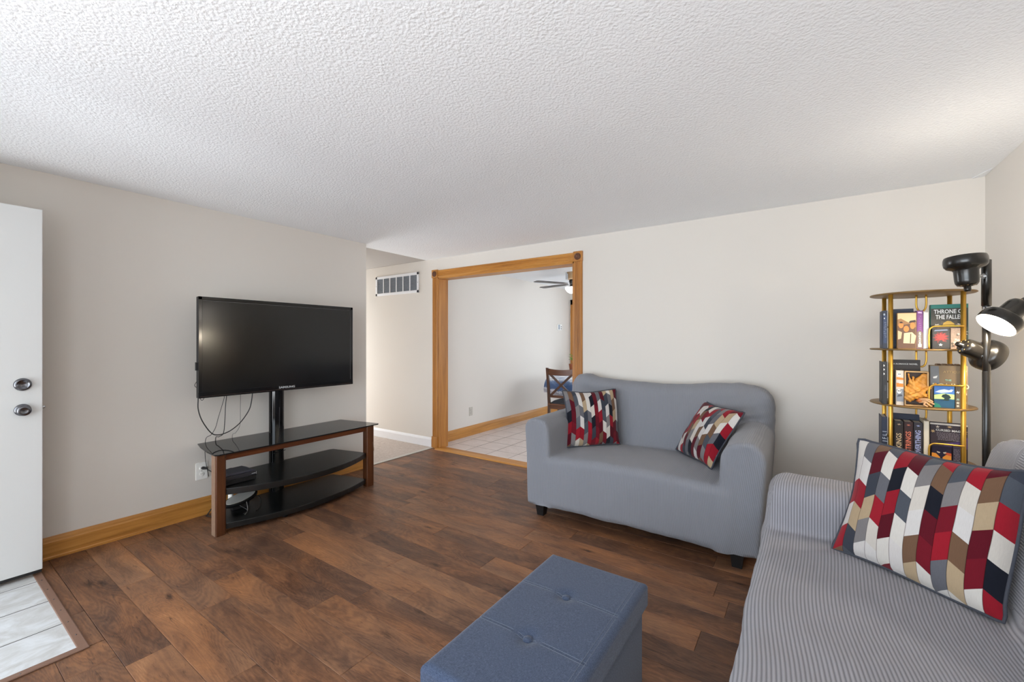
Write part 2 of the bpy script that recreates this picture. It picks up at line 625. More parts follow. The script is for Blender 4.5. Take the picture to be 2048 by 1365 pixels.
struct(MB().box((HX, HY - WT, 0), (XL - WT, HY, ZC)).obj('wall_hall', 'wall'))
struct(MB().box((DXL - WT, YB + WT, 0), (DXL, DYB + WT, ZC)).obj('wall_dining_left', 'wall'))
struct(MB().box((DXL, DYB, 2.2), (-2.0, DYB + WT, ZC)).box((DXL, DYB, 0), (-2.9, DYB + WT, 2.2)).box((-2.0, DYB, 0), (0.9, DYB + WT, ZC)).obj('wall_dining_far', 'wall'))  # patio opening narrowed to cut daylight on the dining room's left wall
struct(MB().box((0.9, YB + WT, 0), (1.05, 4.8, ZC)).box((0.9, 7.2, 0), (1.05, DYB + WT, ZC)).box((0.9, 4.8, 0), (1.05, 7.2, 0.8)).box((0.9, 4.8, 2.2), (1.05, 7.2, ZC)).obj('wall_dining_right', 'wall'))
# ceilings
struct(MB().box((XL - WT, YF - WT, ZC), (XR + WT, YB + WT, ZC + 0.1)).box((-2.65, -1.9, ZC), (XR + WT, YF - WT, ZC + 0.1)).obj('ceiling', 'popcorn'))
struct(MB().box((HX, HY - WT, ZC + 0.002), (XL - WT, YB + WT, ZC + 0.1)).obj('ceiling_hall', 'hall_ceiling'))
struct(MB().box((DXL - WT, YB + WT, ZC), (1.05, DYB + WT, ZC + 0.1)).obj('ceiling_dining', 'popcorn'))
# crack and peeling tape in the far right ceiling corner
cr = MB()
cr.prism([(0.955, 3.965), (0.905, 3.965), (0.955, 3.80)], ZC - 0.004, ZC - 0.0005)
cr.obj('peeling_tape', 'popcorn', bpy.data.objects['ceiling'])

# ------------------------------------------------------------------ floors
fl = struct(MB().box((XL - WT, YF - WT, -0.10), (XR + WT, YB + WT, -0.006)).box((-2.65, -1.9, -0.10), (XR + WT, YF - WT, -0.006)).obj('floor', 'plank_gap'))
EX, EY = -2.665, 0.485                     # entry tile corner
PW = 0.162
row0 = 1.207 - 11 * PW
fixed = {0: -2.096, 3: -2.096, 4: -2.54, 5: -0.40, 8: -0.40, -2: -2.54, 2: -2.973}
plank_cache = {}


def plank_mesh(L, w):
    key = (round(L, 3), round(w, 3))
    if key not in plank_cache:
        b = 0.0012
        hx, hy = L / 2 - 0.0006, w / 2 - 0.0006
        vs = [(-hx, -hy, -0.006), (hx, -hy, -0.006), (hx, hy, -0.006), (-hx, hy, -0.006),
              (-hx, -hy, -0.0012), (hx, -hy, -0.0012), (hx, hy, -0.0012), (-hx, hy, -0.0012),
              (-hx + b, -hy + b, 0), (hx - b, -hy + b, 0), (hx - b, hy - b, 0), (-hx + b, hy - b, 0)]
        fs = [(8, 9, 10, 11)] + [(i, (i + 1) % 4, 4 + (i + 1) % 4, 4 + i) for i in range(4)] + [(4 + i, 4 + (i + 1) % 4, 8 + (i + 1) % 4, 8 + i) for i in range(4)]
        plank_cache[key] = MB().add(vs, fs).mesh('plank', 'plank')
    return plank_cache[key]


PL = 1.22
for kk in range(-8, 30):
    y0 = row0 + kk * PW
    y1 = y0 + PW
    if y0 > 3.93:
        break
    y1 = min(y1, 3.935)
    lo = max(y0, -1.75)
    if y1 - lo < 0.03:
        continue
    xs0 = XL + 0.004
    if lo < EY - 0.02:
        xs0 = EX + 0.005
    if lo < YF:
        xs0 = -2.5
    e = fixed.get(kk - 11)
    if e is None:
        e = XL + random.uniform(0.1, 1.2)
    x = e
    while x > xs0:
        x -= PL
    yy0 = lo
    while x < XR:
        a, b = max(x, xs0), min(x + PL, XR)
        if b - a > 0.04:
            if abs(yy0 - EY) < PW and yy0 < EY and y1 > EY and a < EX:
                pass
            o = link('plank', plank_mesh(b - a, y1 - yy0), fl, ((a + b) / 2, (yy0 + y1) / 2, 0))
        x += PL
# strip of planks between the entry tile edge and the first whole row, left of the tile corner
yy = None
for kk in range(0, 30):
    y0 = row0 + kk * PW
    if y0 < EY - 0.02 < y0 + PW:
        yy = y0 + PW
if yy and yy - EY > 0.02:
    x = XL + 0.004
    while x < EX:
        b = min(x + 0.9, EX)
        if b - x > 0.05:
            link('plank', plank_mesh(b - x, yy - EY - 0.002), fl, ((x + b) / 2, (yy + EY) / 2, 0))
        x = b

# entry tiles with brown edging
ent = struct(MB().box((XL, YF, -0.02), (EX, EY, 0.0030)).obj('floor_entry', 'grout_grey'))
for i in range(5):
    x1 = -2.660 - i * 0.3185
    x0 = max(XL, x1 - 0.3115)
    if x1 - x0 < 0.03:
        continue
    for y0, y1 in ((-0.14, 0.475), (YF, -0.145)):
        MB().box((x0 - (x0 + x1) / 2, y0 - (y0 + y1) / 2, 0), (x1 - (x0 + x1) / 2, y1 - (y0 + y1) / 2, 0.004), bev=0.0015).obj('tile', 'tile_grey', ent, ((x0 + x1) / 2, (y0 + y1) / 2, 0))
mb = MB()
mb.box((XL + 0.02, EY - 0.016, 0), (EX + 0.018, EY + 0.020, 0.008), bev=0.004)
mb.obj('edging_strip', 'edge_strip', ent)
mb = MB()
mb.box((EX - 0.018, YF, 0), (EX + 0.018, EY + 0.020, 0.0085), bev=0.004)
mb.obj('edging_strip', 'edge_strip', ent)
mb = MB()
for x in [-3.6 + 0.16 * i for i in range(6)]:
    mb.lathe([(0.0035, 0.008), (0.003, 0.0095), (0, 0.010)], 8, Matrix.Translation((x, EY + 0.002, 0)))
for y in [-0.3 + 0.15 * i for i in range(5)]:
    mb.lathe([(0.0035, 0.008), (0.003, 0.0095), (0, 0.010)], 8, Matrix.Translation((EX + 0.006, y, 0)))
mb.obj('nail_heads', 'nickel', ent)

# unseen slab and roof added outside the front door to block daylight
struct(MB().box((-4.6, -2.4, -0.2), (-2.66, YF - WT - 0.005, -0.08)).obj('light_blocker_slab', 'grout_grey'))
struct(MB().box((-4.6, -2.4, 2.46), (-2.66, YF - WT - 0.005, 2.6)).obj('light_blocker_roof', 'white_trim'))

# hall carpet
hc = struct(MB().box((HX, HY - WT, -0.1), (XL - 0.03, YB, 0.004)).obj('floor_hall', 'carpet'))
mb = MB().box((XL - 0.05, HY, 0), (XL + 0.004, YB - 0.02, 0.007), bev=0.003)
mb.obj('metal_strip', 'plastic_beige', hc)

# dining room tiles
dt = struct(MB().box((DXL - WT, YB + WT - 0.11, -0.1), (1.05, DYB + WT, -0.0012)).obj('floor_dining', 'grout_pink'))
T = 0.3265
tm = MB().box((-T / 2 + 0.0045, -T / 2 + 0.0045, -0.008), (T / 2 - 0.0045, T / 2 - 0.0045, 0.0), bev=0.002).mesh('tile', 'tile_pink')
gx, gy = -3.511, 4.309
for i in range(-2, 13):
    for j in range(-1, 12):
        x0, x1 = gx + i * T, gx + (i + 1) * T
        y0, y1 = gy + j * T, gy + (j + 1) * T
        cx0, cx1, cy0, cy1 = max(x0, DXL), min(x1, 0.9), max(y0, 4.03), min(y1, DYB)
        if cx1 - cx0 < 0.03 or cy1 - cy0 < 0.03:
            continue
        if cx1 - cx0 > T - 0.001 and cy1 - cy0 > T - 0.001:
            me = tm
        else:
            w, d = (cx1 - cx0) / 2 - 0.003, (cy1 - cy0) / 2 - 0.003
            me = MB().box((-w, -d, -0.008), (w, d, 0), bev=0.002).mesh('tile', 'tile_pink')
        link('tile', me, dt, ((cx0 + cx1) / 2, (cy0 + cy1) / 2, 0))

# ------------------------------------------------------------------ baseboards and casings
BB = [(0, 0), (0.022, 0), (0.022, 0.012), (0.016, 0.018), (0.016, 0.104), (0.013, 0.112), (0.011, 0.124), (0.006, 0.140), (0, 0.140)]


def baseboard(name, p0, p1, nrm, mat, prof=BB):
    p0, p1, nrm = Vector(p0), Vector(p1), Vector(nrm)
    n = len(prof)
    vs = [(*(p + nrm * a).xy, b) for p in (p0, p1) for a, b in prof]
    fs = [tuple(range(n)), tuple(range(n, 2 * n))[::-1]] + [(i, n + i, n + (i + 1) % n, (i + 1) % n) for i in range(n)]
    bm = bmesh.new()
    bv = [bm.verts.new(v) for v in vs]
    for f in fs:
        bm.faces.new([bv[i] for i in f])
    bmesh.ops.recalc_face_normals(bm, faces=list(bm.faces))
    bm.verts.index_update()
    mb = MB().add([v.co[:] for v in bm.verts], [[v.index for v in f.verts] for f in bm.faces])
    bm.free()
    return struct(mb.obj(name, mat))


baseboard('baseboard_left', (XL, YF, 0), (XL, HY, 0), (1, 0, 0), 'oak_y')
baseboard('baseboard_back', (OX1 + 0.1, YB, 0), (XR, YB, 0), (0, -1, 0), 'oak_x')
baseboard('baseboard_right', (XR, -1.75, 0), (XR, YB, 0), (-1, 0, 0), 'oak_y')
baseboard('baseboard_dining', (DXL, YB + WT, 0), (DXL, DYB, 0), (1, 0, 0), 'oak_y')
WB = [(0, 0), (0.014, 0), (0.014, 0.095), (0.009, 0.112), (0.004, 0.125), (0, 0.125)]
baseboard('baseboard_hall', (HX, YB, 0), (OX0 - 0.115, YB, 0), (0, -1, 0), 'white_trim', WB)

# cased opening to the dining room: jambs, fluted casings, rosettes, plinths, threshold
cas = struct(thing('door_2', '', ''))
for k_ in ('label', 'category'):
    del cas[k_]
mb = MB()
mb.box((OX0 - 0.001, YB - 0.012, 0), (OX0 + 0.018, YB + WT + 0.012, OZ), bev=0.002)
mb.obj('jamb', 'oak_z', cas)
MB().box((OX1 - 0.018, YB - 0.012, 0), (OX1 + 0.001, YB + WT + 0.012, OZ), bev=0.002).obj('jamb', 'oak_z', cas)
MB().box((OX0, YB - 0.012, OZ - 0.018), (OX1, YB + WT + 0.012, OZ + 0.001), bev=0.002).obj('head_jamb', 'oak_x', cas)
CW = 0.092


def fluted(x0, x1, d):
    """cross-section of a casing with three flutes; returns (u, v) with v the projection"""
    w = x1 - x0
    pts = [(x0, 0), (x0, d * 0.75), (x0 + 0.006, d)]
    for c in (0.27, 0.5, 0.73):
        u = x0 + w * c
        pts += [(u - 0.008, d), (u - 0.005, d - 0.005), (u, d - 0.0065), (u + 0.005, d - 0.005), (u + 0.008, d)]
    return pts + [(x1 - 0.006, d), (x1, d * 0.75), (x1, 0)]


for side in (0, 1):
    x0, x1 = (OX0 - CW, OX0) if side == 0 else (OX1, OX1 + CW)
    pr = [(a, YB - 0.0 - b) for a, b in fluted(x0, x1, 0.018)]
    MB().prism(pr, 0.14, OZ + 0.005).obj('casing', 'oak_z', cas)
    MB().box((x0 - 0.005, YB - 0.026, 0), (x1 + 0.004, YB, 0.15), bev=0.003).obj('plinth_block', 'oak_z', cas)
    xm, zm = (x0 + x1) / 2, OZ + CW / 2
    mb = MB().box((x0 - 0.004, YB - 0.026, OZ - 0.002), (x1 + 0.004, YB, OZ + CW + 0.008), bev=0.003)
    ro = mb.obj('corner_block', 'oak_z', cas)
    mb = MB()
    R90 = Matrix.Translation((xm, YB - 0.026, zm)) @ Matrix.Rotation(PI / 2, 4, 'X')
    mb.lathe([(0.036, -0.001), (0.036, 0.004), (0.031, 0.006), (0.028, 0.002), (0.022, 0.002), (0.019, 0.006), (0.012, 0.006), (0.009, 0.002), (0.005, 0.007), (0, 0.008)], 24, R90)
    for q in range(6):
        a = q * PI / 3
        mb.lathe([(0.006, 0.001), (0.005, 0.004), (0, 0.006)], 8, R90 @ Matrix.Translation((0.025 * math.cos(a), 0.025 * math.sin(a), 0)))
    mb.obj('carved_rosette', 'oak_carved', ro)
hp = [(YB - b, a) for a, b in fluted(OZ, OZ + CW, 0.018)]
MB().prism(hp, OX0 + 0.004, OX1 - 0.004, axis=0).obj('head_casing', 'oak_x', cas)
MB().prism([(3.895, 0), (3.90, 0.010), (3.915, 0.013), (4.045, 0.013), (4.06, 0.0)], OX0, OX1 + 0.002, axis=0).obj('threshold', 'oak_x', cas)
# dining-side casing edge (seen past the jamb)
MB().box((OX0 - CW, YB + WT, 0), (OX0 + 0.004, YB + WT + 0.016, OZ + CW)).obj('casing', 'oak_z', cas)

# unseen window of the added bay behind the camera, patio door in the dining room
wf = struct(MB().box((-2.4, -1.85, 0.35), (-2.34, -1.79, 2.25)).box((0.80, -1.85, 0.35), (0.86, -1.79, 2.25)).box((-2.4, -1.85, 0.35), (0.86, -1.79, 0.41)).box((-2.4, -1.85, 2.19), (0.86, -1.79, 2.25)).box((-0.80, -1.85, 0.35), (-0.74, -1.79, 2.25)).obj('window_1', 'oak_x'))
pd = struct(MB().box((-3.99, DYB - 0.022, 0), (-3.89, DYB, 2.235)).box((-3.99, DYB - 0.022, 2.135), (-1.90, DYB, 2.235)).box((-2.0, DYB - 0.022, 0), (-1.90, DYB, 2.23)).obj('door_3', 'oak_z'))
MB().box((-3.89, DYB - 0.012, 0.02), (-2.9, DYB - 0.001, 2.135), bev=0.004).obj('added_white_panel', 'white_trim', pd)  # opaque white panel added over the closed wall in place of bright glass
MB().box((-2.9, DYB + 0.02, 0), (-2.84, DYB + 0.06, 2.14)).box((-2.06, DYB + 0.02, 0), (-2.0, DYB + 0.06, 2.14)).obj('sash_frame', 'white_trim', pd)

# ------------------------------------------------------------------ front door, swung open along the left wall
dr = struct(MB().box((-3.735, YF + 0.03, 0.040), (-3.69, 0.503, 2.152), bev=0.003).obj('door_1', 'door'))
RX = Matrix.Rotation(PI / 2, 4, 'Y')
mb = MB()
mb.lathe([(0.036, 0), (0.036, 0.006), (0.033, 0.013), (0.027, 0.017), (0.025, 0.017), (0.024, 0.013), (0, 0.013)], 32, Matrix.Translation((-3.69, 0.425, 1.131)) @ RX)
db = mb.obj('deadbolt', 'nickel', dr)
mb = MB()
mb.box((-0.0015, -0.006, 0.0128), (0.0015, 0.006, 0.0135), mat=Matrix.Translation((-3.69, 0.428, 1.122)) @ RX)
mb.obj('keyhole', 'black_satin', db)
mb = MB()
mb.lathe([(0.034, 0), (0.034, 0.005), (0.028, 0.010), (0.014, 0.014), (0.0135, 0.024), (0.020, 0.030), (0.0275, 0.038), (0.030, 0.048), (0.0275, 0.056), (0.021, 0.060), (0.013, 0.0585), (0.011, 0.0575), (0, 0.0575)], 32, Matrix.Translation((-3.69, 0.425, 0.985)) @ RX)
kn = mb.obj('door_knob', 'nickel', dr)
mb = MB()
mb.box((-0.001, -0.005, 0.0572), (0.001, 0.005, 0.058), mat=Matrix.Translation((-3.69, 0.425, 0.985)) @ RX)
mb.obj('keyhole', 'black_satin', kn)
mb = MB()
mb.box((-3.722, 0.502, 0.96), (-3.703, 0.505, 1.02), bev=0.001).lathe([(0.009, 0), (0.009, 0.008), (0.006, 0.013), (0, 0.014)], 12, Matrix.Translation((-3.712, 0.504, 0.99)) @ Matrix.Rotation(-PI / 2, 4, 'X'))
mb.obj('latch_bolt', 'chrome', dr)
MB().box((-3.730, YF + 0.03, 0.022), (-3.698, 0.50, 0.042)).obj('door_gap_shade', 'black_matte', dr)  # shadow in the gap under the door, put in as a black strip


# ------------------------------------------------------------------ wall fittings
def outlet(name, label, cat, origin, w, h, mat, slots=True):
    """plate on a wall facing +X, centred at origin"""
    x, y, z = origin
    t = thing(name, label, cat, origin)
    MB().box((0, -w / 2, -h / 2), (0.006, w / 2, h / 2), bev=0.003).obj('cover_plate', mat, t)
    if slots:
        for s in (-1, 1):
            mb = MB()
            mb.lathe([(0.017, 0.0), (0.017, 0.008), (0.015, 0.009), (0, 0.009)], 20, Matrix.Translation((0, 0, s * h * 0.17)) @ RX)
            so = mb.obj('socket', mat, t)
            MB().box((0.0088, -0.007, s * h * 0.17 - 0.004), (0.0093, -0.005, s * h * 0.17 + 0.006)).box((0.0088, 0.005, s * h * 0.17 - 0.004), (0.0093, 0.007, s * h * 0.17 + 0.006)).obj('slot', 'black_matte', so)
    mb = MB().lathe([(0.003, 0.005), (0.003, 0.0068), (0, 0.0072)], 10, RX)
    mb.obj('screw', 'nickel', t)
    return t


outlet('wall_outlet', 'white duplex outlet with black plug beside the television stand', 'outlet', (XL, 1.390, 0.350), 0.082, 0.135, 'plastic_white')
outlet('wall_outlet', 'almond wall outlet low on the dining room wall', 'outlet', (DXL, 4.80, 0.348), 0.078, 0.125, 'plastic_beige')

t = thing('thermostat', 'small white thermostat with grey display on the dining room wall', 'thermostat', (DXL, 7.53, 1.655))
MB().box((0, -0.085, -0.06), (0.024, 0.085, 0.06), bev=0.006).obj('case', 'plastic_white', t)
MB().box((0.022, -0.075, -0.045), (0.026, 0.0, 0.05), bev=0.001).obj('display', 'vent_dark', t)
MB().box((0.022, 0.04, 0.0), (0.027, 0.06, 0.02), bev=0.001).box((0.022, 0.04, -0.04), (0.027, 0.06, -0.02), bev=0.001).obj('buttons', 'black_matte', t)

# return-air grille in the hall, on the back wall
t = thing('vent_grille', 'white return air grille high on the hall wall', 'vent', (-4.655, YB, 2.163))
VW, VH = 0.885, 0.275
mb = MB()
b = 0.035
mb.box((-VW / 2, -0.012, -VH / 2), (VW / 2, 0, -VH / 2 + b), bev=0.003).box((-VW / 2, -0.012, VH / 2 - b), (VW / 2, 0, VH / 2), bev=0.003)
mb.box((-VW / 2, -0.012, -VH / 2), (-VW / 2 + b, 0, VH / 2), bev=0.003).box((VW / 2 - b, -0.012, -VH / 2), (VW / 2, 0, VH / 2), bev=0.003)
mb.obj('frame', 'vent_white', t)
MB().box((-VW / 2 + 0.02, -0.0015, -VH / 2 + 0.02), (VW / 2 - 0.02, -0.0005, VH / 2 - 0.02)).obj('backing', 'black_matte', t)
iw = VW - 2 * b
for i in range(1, 6):
    x = -iw / 2 + iw * i / 6
    MB().box((x - 0.009, -0.011, -VH / 2 + b), (x + 0.009, -0.001, VH / 2 - b), bev=0.002).obj('mullion', 'vent_white', t)
sm = MB().box((-iw / 2, -0.0045, -0.0008), (iw / 2, 0.0045, 0.0008), mat=Matrix.Rotation(0.75, 4, 'X')).mesh('louvre', 'vent_dark')
for i in range(20):
    z = -VH / 2 + b + (VH - 2 * b) * (i + 0.5) / 20
    link('louvre', sm, t, (0, -0.005, z))
for s in (-1, 1):
    MB().lathe([(0.005, 0.011), (0.004, 0.0135), (0, 0.014)], 10, Matrix.Translation((s * (VW / 2 - 0.016), 0, 0)) @ Matrix.Rotation(PI / 2, 4, 'X')).obj('screw', 'nickel', t)

# ------------------------------------------------------------------ television stand
t = thing('tv_stand', 'black glass television stand with cherry wood legs and two black shelves', 'tv stand', (-3.6, 1.93, 0))
O = Vector((-3.6, 1.93, 0))


def P2(l):
    return [(a - O.x, b - O.y) for a, b in l]


MB().prism(P2([(-3.392, 1.276), (-3.378, 1.30), (-3.372, 1.93), (-3.38, 2.655), (-3.40, 2.672), (-3.52, 2.655), (-3.885, 2.585), (-3.885, 1.345), (-3.75, 1.315), (-3.55, 1.285)]), 0.572, 0.581, bev=0.002).obj('glass_top', 'glass_black', t)
for y0, y1, s in ((1.285, 1.352, -1), (2.536, 2.618, 1)):
    mb = MB().prism(P2([(-3.462, y0 + 0.004), (-3.40, y0), (-3.392, y0 + 0.004), (-3.392, y1 - 0.012), (-3.402, y1), (-3.462, y1)]), 0, 0.572, bev=0.003)
    lg = mb.obj('leg', 'cherry_z', t)
    if s < 0:
        MB().box((-3.464 - O.x, y0 - 0.0015 - O.y, 0.002), (-3.404 - O.x, y0 + 0.004 - O.y, 0.571)).obj('worn_edge', 'cherry_worn', lg)
    else:
        mb = MB()
        for q in range(7):
            mb.box((-3.3925 - O.x, y1 - 0.02 + q * 0.001 - O.y, 0.40 - q * 0.012), (-3.3912 - O.x, y1 - 0.012 + q * 0.001 - O.y, 0.415 - q * 0.011))
        mb.obj('chipped_patch', 'cherry_worn', lg)
MB().box((-3.445 - O.x, 1.352 - O.y, 0.522), (-3.420 - O.x, 2.536 - O.y, 0.572), bev=0.003).obj('front_rail', 'cherry_y', t)


def shelf_pts(bulge):
    out = []
    for i in range(15):
        s = -1 + 2 * i / 14
        out.append((-3.41 + bulge * (1 - s * s), 1.943 + s * 0.592))
    return out + [(-3.44, 2.535), (-3.80, 2.45), (-3.815, 2.42), (-3.815, 1.46), (-3.80, 1.43), (-3.44, 1.352)]


MB().prism(P2(shelf_pts(0.185)), 0.276, 0.322, bev=0.003).obj('middle_shelf', 'black_shelf', t)
MB().prism(P2(shelf_pts(0.135)), 0.032, 0.074, bev=0.003).obj('lower_shelf', 'black_shelf', t)
for y in (1.75, 2.1):
    MB().lathe([(0.018, 0), (0.02, 0.032)], 12, Matrix.Translation((-3.36 - O.x, y - O.y, 0))).obj('foot', 'black_matte', t)
mb = MB()
mb.prism(P2([(-3.80, 1.868), (-3.785, 1.885), (-3.780, 1.918), (-3.785, 1.952), (-3.80, 1.969), (-3.845, 1.969), (-3.845, 1.868)]), 0.03, 1.36, bev=0.002)
sp = mb.obj('spine', 'black_gloss', t)
for y in (1.862, 1.972):
    MB().box((-3.84 - O.x, y - 0.004 - O.y, 0.06), (-3.815 - O.x, y + 0.004 - O.y, 1.34), bev=0.001).obj('spine_edge', 'black_satin' if y < 1.9 else 'nickel', sp)
for zz, rr in ((0.45, 0.028), (0.255, 0.026)):
    MB().tube([(-3.776 - O.x, 1.918 + rr * math.cos(a) - O.y, zz + rr * math.sin(a)) for a in [q * PI / 4 for q in range(8)]], 0.003, 6, 4, closed=True).obj('cable_ring', 'black_satin', sp)
    MB().tube([(-3.776 - O.x, 1.868 - O.y, zz - 0.045), (-3.774 - O.x, 1.918 - O.y, zz - 0.04), (-3.776 - O.x, 1.97 - O.y, zz - 0.032)], 0.003, 6, 4).obj('cable_clip', 'black_satin', sp)
MB().box((-3.778 - O.x, 1.912 - O.y, 0.62), (-3.772 - O.x, 1.918 - O.y, 0.80)).obj('slot', 'nickel', sp)

# ------------------------------------------------------------------ television
TY0, TY1, TZ0, TZ1, TX = 1.272, 2.566, 0.957, 1.709, -3.655
tv = thing('television', 'large black flat screen television mounted on the stand', 'television', (TX, (TY0 + TY1) / 2, (TZ0 + TZ1) / 2))
TW, TH = (TY1 - TY0) / 2, (TZ1 - TZ0) / 2
mb = MB()
mb.box((-0.045, -TW, -TH), (-0.004, TW, TH), bev=0.006)
mb.box((-0.085, -TW * 0.6, -TH * 0.65), (-0.045, TW * 0.6, TH * 0.6), bev=0.01)
mb.obj('housing', 'black_matte', tv)
mb = MB()
bz, bb = 0.024, 0.046
mb.box((-0.008, -TW, -TH), (0.0, -TW + bz, TH), bev=0.002).box((-0.008, TW - bz, -TH), (0.0, TW, TH), bev=0.002)
mb.box((-0.008, -TW, TH - bz), (0.0, TW, TH), bev=0.002).box((-0.008, -TW, -TH), (0.001, TW, -TH + bb), bev=0.002)
mb.obj('bezel', 'black_gloss', tv)
MB().box((-0.006, -TW + bz * 0.8, -TH + bb * 0.9), (-0.002, TW - bz * 0.8, TH - bz * 0.8)).obj('screen', 'screen', tv)
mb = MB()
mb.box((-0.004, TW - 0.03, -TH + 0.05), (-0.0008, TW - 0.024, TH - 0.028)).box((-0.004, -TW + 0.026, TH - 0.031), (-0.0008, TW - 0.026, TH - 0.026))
mb.obj('bezel_lip', plain('grey_bezel_lip', (58, 58, 58), 0.3), tv)  # lighter grey strips along the top and right inner bezel edges
MB().box((-0.0005, -TW + 0.01, -TH + 0.010), (0.0018, TW - 0.01, -TH + 0.013)).obj('trim_line', plain('bezel_brown_line', (60, 42, 38), 0.3), tv)
MB().box((-0.124, -0.13, -0.12), (-0.085, 0.13, 0.12), bev=0.008).obj('wall_mount', 'black_matte', tv)
MB().box((-0.03, -TW - 0.012, -0.17), (-0.012, -TW, -0.11), bev=0.001).obj('side_connector', 'black_matte', tv)

DG = None


def text_mesh(s, size, mat, depth=0.0004, align='CENTER', bold=False, sx=1.0):
    cu = bpy.data.curves.new('lettering', 'FONT')
    cu.body = s
    cu.size = size
    cu.extrude = depth
    cu.align_x = align
    cu.align_y = 'CENTER'
    cu.resolution_u = 2
    if bold:
        cu.offset = size * 0.018
    o = bpy.data.objects.new('lettering', cu)
    COL.objects.link(o)
    bpy.context.view_layer.update()
    dg = bpy.context.evaluated_depsgraph_get()
    me = bpy.data.meshes.new_from_object(o.evaluated_get(dg))
    bpy.data.objects.remove(o)
    me.transform(Matrix.Diagonal((sx, 1, 1, 1)))
    me.materials.clear()
    me.materials.append(MAT[mat] if isinstance(mat, str) else mat)
    return me


MAT['print_white'] = plain('print_white', (226, 226, 222), 0.6, var=0.02)
MAT['print_silver'] = plain('print_silver', (190, 194, 198), 0.4, var=0.02)
# text stands in local XY; turn it to face +X
FACE_PX = (PI / 2, 0, PI / 2)
link('lettering', text_mesh('SAMSUNG', 0.024, 'print_silver', bold=True, sx=1.25), tv, (0.0018, 0.0, -TH + 0.028), FACE_PX)


# ------------------------------------------------------------------ cables
def cable(name, label, pts, r=0.0028, mat='cord', group='cables of the television', sub=6):
    o = MB().tube(pts, r, 8, sub).obj(name, mat)
    return tag(o, label, 'cable', group)


X = -3.78
cable('power_cable', 'thick black cable hanging in a wide loop below the television', [(X, 1.313, 1.02), (X, 1.313, 0.939), (X, 1.313, 0.866), (X, 1.333, 0.786), (X, 1.372, 0.707), (X, 1.406, 0.661), (X, 1.436, 0.646), (X, 1.477, 0.645), (X, 1.539, 0.666), (X, 1.609, 0.72), (X, 1.67, 0.807), (X, 1.69, 0.878), (X, 1.701, 0.98)], 0.0040)
X = -3.80
cable('video_cable', 'thin cable slanting down across the cable loop', [(X, 1.500, 1.0), (X, 1.497, 0.935), (X, 1.487, 0.89), (X, 1.456, 0.779), (X, 1.436, 0.701), (X, 1.406, 0.65), (X - 0.1, 1.405, 0.60), (X - 0.105, 1.405, 0.45), (X - 0.11, 1.43, 0.30)], 0.0022)
X = -3.765
cable('video_cable', 'black cable hanging straight from the bottom of the television onto the glass', [(X, 1.499, 1.0), (X, 1.498, 0.935), (X, 1.492, 0.866), (X, 1.487, 0.751), (X, 1.477, 0.654), (X - 0.06, 1.469, 0.620), (X - 0.128, 1.472, 0.598), (X - 0.132, 1.475, 0.45), (X - 0.132, 1.475, 0.35)], 0.0030)
X = -3.79
cable('video_cable', 'thin grey cable hanging nearest the black spine post', [(X, 1.612, 1.0), (X, 1.612, 0.941), (X, 1.610, 0.827), (X, 1.607, 0.696), (X - 0.04, 1.592, 0.63), (X - 0.105, 1.595, 0.60), (X - 0.108, 1.59, 0.48), (X - 0.108, 1.55, 0.42), (-3.84, 1.50, 0.37)], 0.0020, 'cord_grey')
X = -3.70
cable('antenna_cable', 'thin cable bulging out past the left edge of the television', [(X, 1.34, 1.19), (X, 1.318, 1.177), (X, 1.290, 1.148), (X, 1.284, 1.096), (X, 1.264, 1.054), (X, 1.283, 1.031), (X, 1.335, 1.010)], 0.0022)
cable('antenna_cable', 'thin curled cable below the side socket of the television', [(X, 1.33, 1.044), (X, 1.291, 1.041), (X, 1.282, 1.014), (X, 1.291, 0.969), (X, 1.312, 0.936), (X, 1.335, 0.99), (X, 1.31, 1.0), (X, 1.305, 0.985), (X, 1.33, 0.975)], 0.0020)
# plug and lead at the wall outlet
pl = thing('power_plug', 'black plug and lead in the wall outlet behind the wooden leg', 'plug', (XL, 1.390, 0.350))
mb = MB()
mb.lathe([(0.011, 0.0095), (0.012, 0.02), (0.009, 0.045), (0.005, 0.06), (0, 0.062)], 12, Matrix.Translation((0, 0, 0.023)) @ RX @ Matrix.Rotation(-0.35, 4, 'X'))
mb.obj('plug_body', 'black_matte', pl)
MB().tube([(0.055, 0.018, 0.018), (0.085, 0.03, 0.005), (0.10, 0.055, -0.012), (0.09, 0.12, -0.015), (0.06, 0.2, -0.02), (0.05, 0.25, -0.10), (0.06, 0.3, -0.30)], 0.0035, 8, 6).obj('lead', 'cord', pl)
cable('floor_cable', 'loose dark cables on the floor beside the left wooden leg', [(-3.83, 1.50, 0.16), (-3.86, 1.46, 0.09), (-3.875, 1.41, 0.012), (-3.86, 1.40, 0.006), (-3.80, 1.45, 0.006), (-3.78, 1.52, 0.05), (-3.77, 1.56, 0.085)], 0.004)

